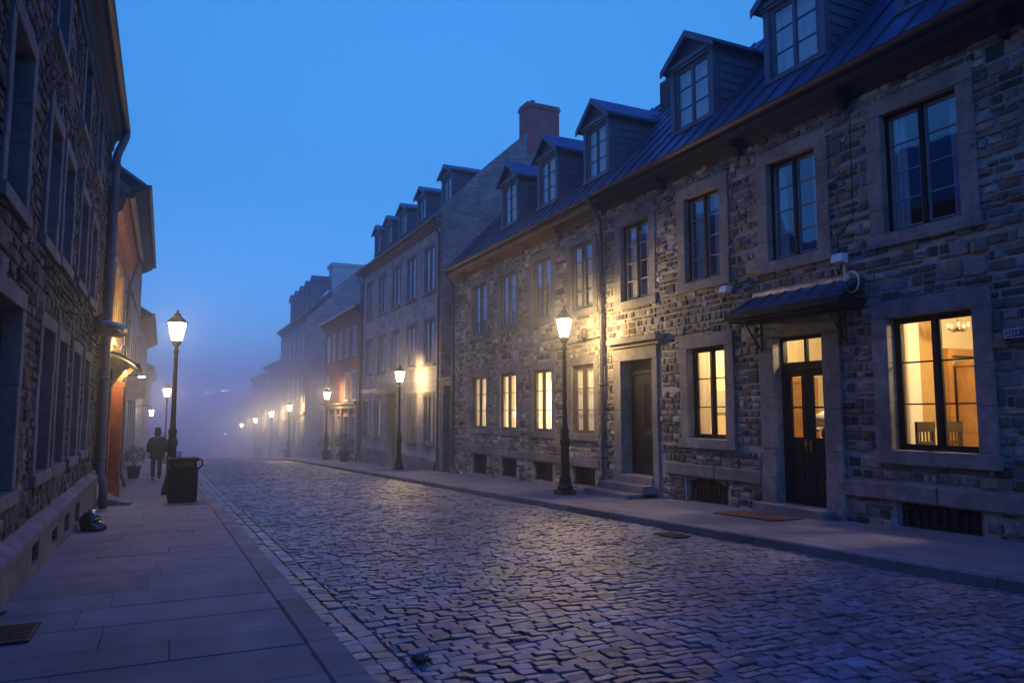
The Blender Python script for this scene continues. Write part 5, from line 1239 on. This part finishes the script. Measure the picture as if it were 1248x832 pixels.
nt.links.new(pv.outputs[0], o_.inputs['Volume']); fg.data.materials.append(m); tag(fg, 'bank of pale evening fog lying in the dip at the end of the street', 'fog', kind='stuff')

# ================================================================== SKY, SUN, CAMERA
w = bpy.data.worlds.new('World'); scene.world = w; w.use_nodes = True; nt = w.node_tree
bg = nt.nodes['Background']; sk = nd(nt, 'ShaderNodeTexSky', sky_type='NISHITA'); sk.sun_disc = False
sk.sun_elevation = R(15); sk.sun_rotation = R(200); sk.ozone_density = 7; sk.dust_density = .2; sk.air_density = 1
tcw = nd(nt, 'ShaderNodeTexCoord'); spw = nd(nt, 'ShaderNodeSeparateXYZ'); rp = nd(nt, 'ShaderNodeValToRGB'); cr = rp.color_ramp
nt.links.new(tcw.outputs['Generated'], spw.inputs[0]); nt.links.new(spw.outputs['Z'], rp.inputs['Fac'])
STOPS = [(0, (.22, .28, .42)), (.12, (.26, .36, .50)), (.3, (.33, .55, .62)), (.5, (.53, .92, .99)), (.64, (.46, .76, 1.7)), (1, (.38, .80, 2.9))]
while len(cr.elements) < len(STOPS): cr.elements.new(.5)
for e_, (p_, c_) in zip(cr.elements, STOPS): e_.position = p_; e_.color = (*c_, 1)
hs = nd(nt, 'ShaderNodeMix', data_type='RGBA', blend_type='MULTIPLY'); hs.inputs['Factor'].default_value = 1
nt.links.new(sk.outputs[0], hs.inputs['A']); nt.links.new(rp.outputs['Color'], hs.inputs['B']); nt.links.new(hs.outputs['Result'], bg.inputs['Color']); bg.inputs['Strength'].default_value = .13
sl = bpy.data.lights.new('sun', 'SUN'); sl.energy = .02; sl.angle = R(20); sl.color = (.6, .75, 1); so = bpy.data.objects.new('sun', sl); COL.objects.link(so); so.rotation_euler = (R(25), 0, R(20))

cam = bpy.data.cameras.new('camera'); co = bpy.data.objects.new('camera', cam); COL.objects.link(co); scene.camera = co
cam.sensor_width = 36; cam.lens = 900/1248*36; cam.clip_end = 2000; cam.clip_start = .05
co.location = (0, 0, 1.5); co.rotation_euler = (R(90+5.521), 0, R(-25.123))
scene.view_settings.view_transform = 'Standard'; scene.view_settings.look = 'None'; scene.view_settings.exposure = 1; scene.view_settings.gamma = 1
c = scene.cycles; c.use_denoising = True; c.max_bounces = 7; c.diffuse_bounces = 3; c.glossy_bounces = 3; c.transmission_bounces = 4; c.transparent_max_bounces = 16; c.volume_bounces = 3; c.sample_clamp_indirect = 4; c.caustics_reflective = False; c.caustics_refractive = False
try: c.denoiser = 'OPENIMAGEDENOISE'
except Exception: pass
